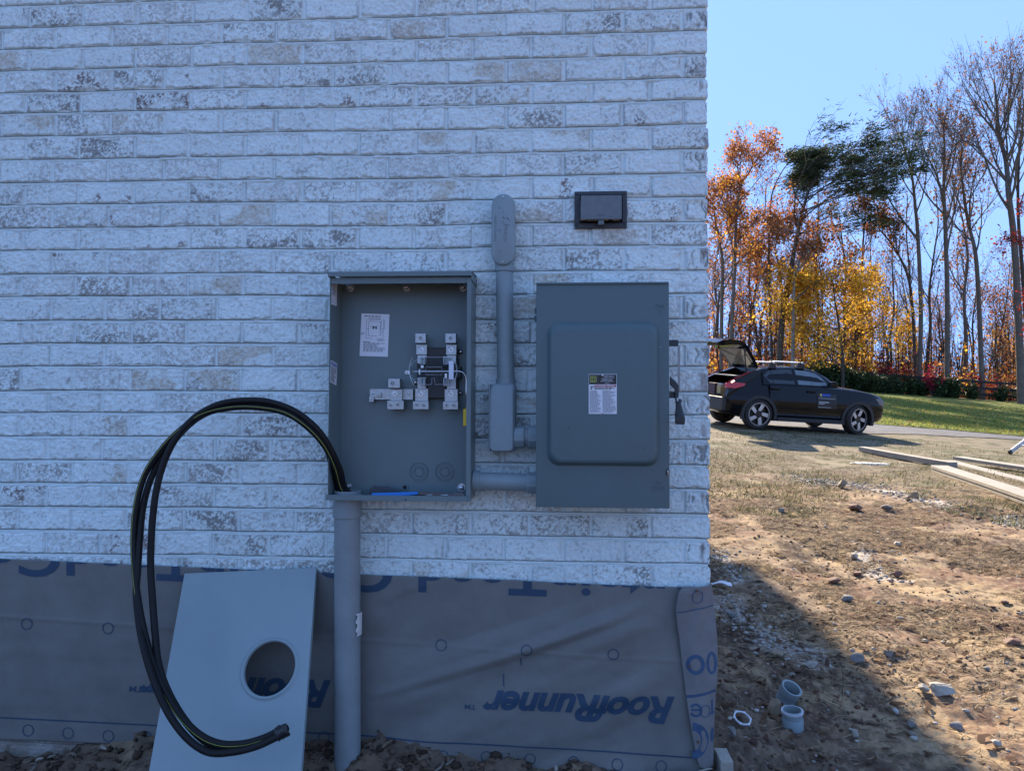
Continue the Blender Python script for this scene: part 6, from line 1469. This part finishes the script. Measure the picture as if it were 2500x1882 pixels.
# leaf clump on the near stack
lad0 = G(2466, 1109); lu = Vector((.80, .30, .46)).normalized(); lv = Vector((.351, -.936, .0)).normalized()
ladder = thing('aluminium_ladder', 'foot end of an aluminium ladder slanting down to the dry grass at the photo edge', 'ladder', lad0)
m_al = mat('ladder_aluminium', (.60, .61, .62), .38, metal=.85, var=.12)
up_ = lu.cross(lv).normalized(); up_ = up_ if up_.z > 0 else -up_
for k in (0, .42):
    o0 = lad0 + lv * k + up_ * .02 + Vector((0, 0, .03)); b = MB()
    def rl(t): return [o0 + lu * t + lv * a + up_ * c for a, c in ((-.012, -.04), (.022, -.04), (.022, -.034), (-.006, -.034), (-.006, .034), (.022, .034), (.022, .04), (-.012, .04))]
    b.stack([rl(0), rl(3.4)]); rail = b.build('side_rail', m_al, ladder)
    for t in (.08, .20):
        b = MB(); b.cyl(o0 + lu * t - lv * .0125, o0 + lu * t - lv * .0118, .012, 14); b.build('rail_hole', m_hole, rail)
    b = MB(); b.stack([[o0 + lu * t + lv * a + up_ * c for a, c in ((-.018, -.05), (.03, -.05), (.03, .05), (-.018, .05))] for t in (-.03, .04)]); b.build('foot_pad', m_black, rail, bevel=.005)
for i in range(1, 11):
    b = MB(); q = lad0 + lu * (.30 * i) + up_ * .02 + Vector((0, 0, .03)); b.tube([q + lv * .024, q + lv * .407], .016, 10); b.build('rung', m_al, ladder, smooth=True)

# ------------------------------------------------------------------ stones, fittings and litter on the soil
m_st = [mat('tan_stone', (.26, .20, .13), .85, var=.3, vscale=22, bump=.5, bscale=45), mat('pale_stone', (.34, .31, .26), .85, var=.25, vscale=22, bump=.5, bscale=45), mat('red_brown_stone', (.16, .085, .06), .85, var=.3, vscale=22, bump=.5, bscale=45), mat('grey_stone', (.20, .19, .18), .85, var=.3, vscale=22, bump=.5, bscale=45)]
def rock_mesh(b, c, s, rd, flat=.6, ang=0.0):
    bm = bmesh.new(); bmesh.ops.create_icosphere(bm, subdivisions=2, radius=1); off = rvec(rd) * 5
    planes = [(rvec(rd), rd.uniform(.42, .82)) for _ in range(11)]
    M = Matrix.Rotation(rd.random() * 6.28, 3, 'Z') @ Matrix.Rotation(ang, 3, 'X')
    vs = []
    for v in bm.verts:
        p = v.co.copy()
        for n_, d_ in planes:
            e = p.dot(n_) - d_
            if e > 0: p = p - n_ * e
        p = p * (1 + rd.uniform(-.05, .05)); vs.append(Vector(c) + M @ Vector((p.x * s[0], p.y * s[1], p.z * s[2])))
    b.add(vs, [[v.index for v in f.verts] for f in bm.faces]); bm.free()
def stone(px, py, wpx, hpx, k, label, seed, deep=.35):
    rd = random.Random(seed); g = G(px, py + hpx * .35); dist = (g - CAM).length; s = wpx / FPX * dist / 2; h = hpx / FPX * dist / 2
    b = MB(); rock_mesh(b, (g.x, g.y, float(gz(g.x, g.y)) + h * (1 - deep)), (s, s * rd.uniform(.7, 1.0), h * 1.1), rd)
    o = b.build('stone', m_st[k], None, origin=(g.x, g.y, g.z)); o.data.shade_flat(); tag(o, label, 'stone', 'stones lying on the bare soil'); return o
stone(2055, 1183, 26, 26, 0, 'upright tan stone at the near end of the lime dust patch', 1)
stone(2233, 1210, 24, 22, 0, 'round tan stone in the middle of the lime dust', 2)
stone(2094, 1240, 40, 18, 2, 'flat red brown stone in front of the upright tan stone', 3)
stone(2166, 1240, 28, 15, 3, 'grey brown stone right of the flat red brown stone', 4)
stone(2218, 1218, 14, 12, 0, 'small tan stone touching the shadow of the round tan stone', 5)
stone(2190, 1402, 24, 18, 2, 'red brown wedge shaped stone, right of another flat one', 6)
stone(2094, 1399, 28, 14, 2, 'flat red brown stone left of the wedge shaped one', 7)
stone(2036, 1416, 32, 14, 2, 'thin red slab of stone half sunk in the soil', 8)
stone(2067, 1462, 32, 16, 3, 'long grey chip of stone tilted in a hollow', 9)
stone(2296, 1682, 62, 26, 1, 'big pale flat stone on the sunlit soil', 10, .6)
stone(2254, 1680, 24, 18, 1, 'pale stone beside the big flat stone', 11)
stone(2168, 1594, 36, 18, 3, 'grey stone with white edge on the bare soil', 12)
stone(2095, 1608, 40, 22, 3, 'dark grey stone in a little hollow', 13)
stone(1980, 1621, 34, 18, 1, 'pale cream stone left in the lime crumbs', 14)
stone(1896, 1594, 40, 18, 0, 'tan stone at the edge of the lime crumbs near the house', 15)
stone(1786, 1500, 30, 22, 3, 'greyish white broken brick chip beside the corner flap', 16)
stone(1892, 1730, 36, 44, 0, 'brown clod of stone leaning against the upper grey fitting', 17)
stone(1872, 1798, 28, 18, 2, 'reddish stone below the white lock ring', 18)
stone(1791, 1784, 20, 24, 3, 'upright grey stone left of the white lock ring', 19)
stone(2088, 1793, 22, 20, 1, 'white crumbly stone on the shaded soil', 20)
stone(2336, 1774, 34, 18, 3, 'dark grey stone in the lower right of the yard', 21)
stone(2226, 1769, 22, 14, 3, 'small grey stone left of the dark grey one', 22)
stone(2434, 1815, 24, 12, 1, 'white chip of stone at the lower right', 23)
stone(2475, 1566, 40, 12, 2, 'flat red slab at the right edge of the photo', 24)
stone(2084, 1358, 30, 14, 1, 'rounded white stone high on the bare soil', 25)
stone(2190, 1326, 20, 12, 1, 'white pebble like stone in the lime crumbs', 26)
stone(1907, 1246, 22, 12, 3, 'grey stone near the dark red soil patch', 27)
stone(2388, 1266, 14, 12, 2, 'small red brown stone by the thin grass', 28)
stone(2456, 1470, 22, 10, 2, 'thin red chip of stone near the right edge', 29)
# squared stone at the house corner
g = W(1764, 1882, .05); b = MB()
p0, p1 = W(1749, 1838, .02), W(1780, 1838, .02)
rdd = random.Random(4); b.stack([[Vector((x + rdd.uniform(-.004, .004), y, z + rdd.uniform(-.004, .004))) for x, y in ((p0.x, -.03), (p1.x, -.035), (p1.x + .004, .07), (p0.x, .07))] for z in (p0.z - .16, p0.z - .08, p0.z - .01, p0.z)])
o = b.build('corner_block', m_st[1], None, bevel=.008, origin=(p0.x, 0, p0.z - .1)); tag(o, 'squared pale grey block standing on edge at the foot of the house corner', 'block')
# plastic fittings
def fitting(px, py, tilt, label, seed, ring):
    g = G(px, py); dist = (g - CAM).length; k = dist / FPX; t = thing('conduit_adapter', label, 'pipe fitting', g + Vector((0, 0, .0)), 'grey plastic pipe fittings on the soil')
    b = MB(); n = 36; M = Matrix.Translation(Vector((0, 0, .004))) @ Matrix.Rotation(tilt[0], 4, 'X') @ Matrix.Rotation(tilt[1], 4, 'Y')
    r = 21.0 * k; h = 39 * k
    pr_o = [(r, 0), (r, h * .52), (r * .97, h * .55), (r * .90, h * .56), (r * .93, h * .62), (r * .90, h * .68), (r * .93, h * .74), (r * .90, h * .80), (r * .93, h * .86), (r * .90, h), (r * .82, h), (r * .82, .002), (r * .9, 0)]
    if not ring: pr_o = [(r_, h - z_) for r_, z_ in pr_o][::-1]
    b.stack([[M @ Vector((rr * math.cos(2 * math.pi * i / n), rr * math.sin(2 * math.pi * i / n), zz)) for i in range(n)] for rr, zz in pr_o + pr_o[:1]], False, False)
    o = b.build('body', m_pvc, None, smooth=True); o.parent = t
    if ring:
        b = MB(); b.stack([[M @ Vector((rr * (1 + .03 * (i % 6 == 0)) * math.cos(2 * math.pi * i / n), rr * (1 + .03 * (i % 6 == 0)) * math.sin(2 * math.pi * i / n), zz)) for i in range(n)] for rr, zz in ((r * .91, h * .86), (r * 1.04, h * .86), (r * 1.04, h * .97), (r * .91, h * .97), (r * .91, h * .86))], False, False)
        o = b.build('lock_ring', mat('pale_plastic_ring', (.50, .53, .58), .4, var=.08), None, smooth=True); o.parent = t
    return t
fitting(1936, 1779, (R(4), R(-3)), 'grey plastic pipe fitting standing upright with a paler lock ring', 1, True)
fitting(1915, 1712, (R(26), R(16)), 'grey plastic pipe fitting tilted open end up against a clod', 2, False)
g = G(1812, 1770); k = (g - CAM).length / FPX; t = thing('lock_ring', 'white plastic lock ring lying flat on the dark soil', 'lock ring', g)
b = MB(); n = 48; M = Matrix.Translation(Vector((0, 0, .026))) @ Matrix.Rotation(R(24), 4, 'X') @ Matrix.Rotation(R(10), 4, 'Y')
def rr_(i, r): return r * (1 + (.10 if (i % 8) in (0, 1) else 0))
b.stack([[M @ Vector((f(i) * math.cos(2 * math.pi * i / n), f(i) * math.sin(2 * math.pi * i / n), z)) for i in range(n)] for f, z in ((lambda i: 15.5 * k, 0), (lambda i: rr_(i, 18.2 * k), 0), (lambda i: rr_(i, 18.2 * k), .006), (lambda i: 15.5 * k, .006), (lambda i: 15.5 * k, 0))], False, False)
o = b.build('ring', mat('white_plastic_ring', (.62, .64, .68), .4, var=.06), None, smooth=True); o.parent = t
# white scrap at the corner, twig, pad of spilt lime
g = W(1748, 1418, .25); g = G(1750, 1432); b = MB(); rd = random.Random(6); P = []
for i in range(7):
    P.append([g + Vector((-.04 + .022 * i * 1.0, -.03 + .015 * j, .012 + .012 * math.sin(i * .9 + j) * .6 + .015 * math.exp(-((i - 3) / 2.) ** 2) + .004 * rd.random())) for j in range(5)])
b.grid(P); o = b.build('white_scrap', mat('white_foam', (.78, .79, .82), .7, var=.05), None, smooth='full', fixn=False, origin=g); sol = o.modifiers.new('t', 'SOLIDIFY'); sol.thickness = .004; tag(o, 'crumpled white scrap on the soil right behind the house corner', 'scrap')
g = G(2056, 1700); k = (g - CAM).length / FPX; b = MB(); S_ = [g, g + Vector((2 * k, .0, 40 * k)), g + Vector((-1 * k, 0, 62 * k)), g + Vector((-6 * k, .0, 80 * k))]; b.tube(spline(S_, 4), .0012, 5)
o = b.build('twig', m_barkd, None, origin=g); tag(o, 'thin dark twig standing upright in the soil right of the fittings', 'twig')
g = G(2126, 1134); b = MB(); rd = random.Random(9); n = 22; ls = []
for rr, zz in ((1.0, .004), (.9, .02), (.5, .028), (.1, .03)): ls.append([Vector((g.x + rr * .30 * (1 + .12 * math.sin(3 * a_) + .06 * math.sin(7 * a_)) * math.cos(a_), g.y + rr * .16 * math.sin(a_), float(gz(g.x + rr * .3 * math.cos(a_), g.y + rr * .16 * math.sin(a_))) + zz)) for a_ in [2 * math.pi * i / n for i in range(n)]])
b.stack(ls, False, True); o = b.build('lime_heap', mat('lime_powder', (.60, .58, .54), .95, var=.12, vscale=30, bump=.4, bscale=60), None, smooth='full', origin=g); tag(o, 'small flat heap of white lime on the thin grass before the boards', 'lime heap')
# loose stuff
def scatter(n, xr_, yr_, seed, test=None):
    r = np.random.default_rng(seed); X = r.uniform(*xr_, n); Y = r.uniform(*yr_, n); keep = np.ones(n, bool)
    if test is not None: keep = test(X, Y)
    return X[keep], Y[keep], r
def in_view(X, Y): d = np.arctan2(X - CAM.x, Y - CAM.y); return (d > R(11)) & (d < R(40))
def strips(name, label, X, Y, r, L, Wd, cols, m, up=.35, lift=.004):
    n = len(X); Z = gz(X, Y) + lift; a = r.normal(-.35, .75, n); el = r.uniform(-.15, up, n); LL = L * r.uniform(.4, 1.4, n); ww = Wd * r.uniform(.6, 1.4, n)
    d = np.stack([np.cos(a) * np.cos(el), np.sin(a) * np.cos(el), np.sin(el)], -1); s = np.stack([-np.sin(a), np.cos(a), r.uniform(-.4, .4, n)], -1)
    P = np.stack([X, Y, Z], -1); bend = r.normal(0, .12, (n, 3)) * LL[:, None]; bend[:, 2] = np.abs(bend[:, 2]) * .4
    A = P - d * LL[:, None] / 2; B2 = P + bend; C2 = P + d * LL[:, None] / 2; w = s * ww[:, None] / 2
    V = np.stack([A - w, A + w, B2 + w, B2 - w, C2 + w * .5, C2 - w * .5], 1).reshape(-1, 3); i = np.arange(n)[:, None] * 6
    F = np.concatenate([i + [0, 1, 2, 3], i + [3, 2, 4, 5]], 0)
    c = np.array(cols)[r.integers(0, len(cols), n)] * r.uniform(.65, 1.25, (n, 1)); col = np.repeat(c, 6, 0)
    o = npmesh(name, V, F, m, col=col, smooth=False); tag(o, label, None, kind='stuff'); return o
m_grass = mat('grass_blade', rough=.7, var=.1, vscale=4, attr='Col', trans=.55, spec=.15)
m_straw = mat('straw_fibre', rough=.8, var=.1, vscale=4, attr='Col', trans=.25, spec=.15)
r_ = np.random.default_rng(2)
def polar(n, d0, d1, seed, p=1.0):
    r = np.random.default_rng(seed); d = d0 * (d1 / d0) ** (r.random(n) ** p); a = np.radians(r.uniform(11, 40, n)); return CAM.x + d * np.sin(a), CAM.y + d * np.cos(a), r
X, Y, r = polar(170000, 2.6, 15, 21); m = (fbm(X * 2.2, Y * 1.4, 401, 3) > .43) & ~((X < .56) & (Y > -.02)); m &= (r.random(len(X)) < np.clip((Y - .4) / 3.0, .04, 1) * np.clip((X - .8) / .8, .1, 1))
strips('straw_litter', 'dry straw fibres strewn over the trampled soil', X[m], Y[m], r, .06, .0036, [(.34, .25, .145), (.26, .18, .10), (.17, .11, .06), (.42, .34, .22), (.09, .06, .04), (.07, .045, .03)], m_straw)
X, Y, r = polar(26000, 7.5, 20, 22); m = (fbm(X * 1.1, Y * .8, 411, 3) > .46)
strips('thin_grass', 'thin half dry grass tufts round the boards and the car', X[m], Y[m], r, .085, .007, [(.10, .115, .035), (.17, .15, .06), (.22, .18, .10), (.07, .09, .03)], m_straw, up=1.3, lift=.015)
X, Y, r = polar(70000, 19.0, 50, 23, 1.1); ll = lawn_lo(X); m = (Y > ll + .1) & (Y < 48.4)
strips('lawn_grass', 'short lawn grass blades on the slope below the fence', X[m], Y[m], r, .12, .020, [(.19, .25, .045), (.27, .29, .06), (.115, .17, .03), (.33, .30, .08)], m_grass, up=1.4, lift=.05)
X, Y, r = polar(2600, 19, 49, 24, .8); m = (fbm(X * .5, Y * .4, 421, 3) > .42) & (Y > lawn_lo(X) - .2)
strips('fallen_leaves', 'fallen orange leaves scattered on lawn and verge', X[m], Y[m], r, .075, .055, [(.34, .15, .05), (.30, .12, .04), (.45, .26, .06), (.22, .10, .05)], m_leaf, up=.6, lift=.07)
X, Y, r = polar(700, 2.4, 16, 25); m = ~((X < .7) & (Y > -.1))
strips('dead_leaves', 'small dead brown leaves lying about the soil', X[m], Y[m], r, .05, .022, [(.20, .12, .07), (.28, .20, .12), (.14, .08, .05)], m_leaf, up=.5, lift=.008)
def pebbles(name, label, X, Y, r, smin, smax, cols, m, sink=.35):
    n = len(X); base = []; bm = bmesh.new(); bmesh.ops.create_icosphere(bm, subdivisions=1, radius=1); base = np.array([v.co for v in bm.verts]); fc = np.array([[v.index for v in f.verts] for f in bm.faces]); bm.free()
    S = smin * (smax / smin) ** (r.random(n) ** 2.2); sc = S[:, None] * np.stack([r.uniform(.7, 1.2, n), r.uniform(.7, 1.2, n), r.uniform(.4, .8, n)], -1); a = r.uniform(0, 6.28, n)
    jit = 1 + r.uniform(-.28, .22, (n, len(base), 1)); V = base[None] * jit * sc[:, None, :]; ca, sa = np.cos(a)[:, None], np.sin(a)[:, None]
    V = np.stack([V[..., 0] * ca - V[..., 1] * sa, V[..., 0] * sa + V[..., 1] * ca, V[..., 2]], -1)
    V = V + np.stack([X, Y, gz(X, Y) + S * (.6 - sink)], -1)[:, None, :]
    F = (fc[None] + np.arange(n)[:, None, None] * len(base)).reshape(-1, 3); c = np.array(cols)[r.integers(0, len(cols), n)] * r.uniform(.7, 1.2, (n, 1))
    o = npmesh(name, V.reshape(-1, 3), F, m, col=np.repeat(c, len(base), 0), smooth=False); tag(o, label, None, kind='stuff'); return o
m_peb = mat('pebble_stone', rough=.9, var=.2, vscale=60, bump=.3, bscale=120, attr='Col', spec=.2)
X, Y, r = polar(9000, 2.3, 12, 31); m = (fbm(X * 1.6, Y * 1.6, 431, 3) > .45) & ~((X < .58) & (Y > -.02))
pebbles('soil_crumbs', 'brown soil crumbs and small grit on the yard', X[m], Y[m], r, .003, .013, [(.12, .078, .05), (.17, .115, .075), (.09, .055, .038), (.14, .075, .05)], m_peb)
XX, YY = [], []; r = np.random.default_rng(33)
for pts, w, n in zip(CHALK, CHALK_W, (2400, 600, 500, 420, 260, 160, 60)):
    for _ in range(n):
        i = r.integers(0, len(pts) - 1); t_ = r.random(); q = (pts[i][0] + (pts[i + 1][0] - pts[i][0]) * t_ + r.normal(0, w * .8), pts[i][1] + (pts[i + 1][1] - pts[i][1]) * t_ + r.normal(0, w * .8)); XX.append(q[0]); YY.append(q[1])
X, Y = np.array(XX), np.array(YY); X2, Y2, _r2 = polar(900, 2.4, 9, 35); X, Y = np.concatenate([X, X2]), np.concatenate([Y, Y2]); m = ~((X < .60) & (Y > -.02)); X, Y = X[m], Y[m]
pebbles('lime_crumbs', 'white lime and mortar crumbs spilt on the soil', X, Y, r, .0022, .020, [(.40, .38, .34), (.34, .32, .28), (.46, .44, .41), (.28, .25, .21)], m_peb)
# clods and leaf litter heaped against the foundation
r = np.random.default_rng(41); X = r.uniform(-2.4, .75, 2600); Y = -np.abs(r.normal(.02, .22, 2600)) - .02; m = Y > -1.0; X, Y = X[m], Y[m]
pebbles('foundation_clods', 'dark crumbly clods of soil heaped against the wrapped foundation', X, Y, r, .003, .024, [(.075, .050, .036), (.10, .07, .05), (.055, .036, .026), (.13, .085, .06)], m_peb, .5)
X = r.uniform(-2.4, .7, 420); Y = -np.abs(r.normal(.03, .2, 420)) - .03
strips('leaf_litter', 'dry leaf and bark shreds on the soil along the foundation', X, Y, r, .045, .010, [(.30, .25, .19), (.20, .16, .11), (.14, .09, .06), (.36, .32, .27)], m_straw, up=.7, lift=.012)
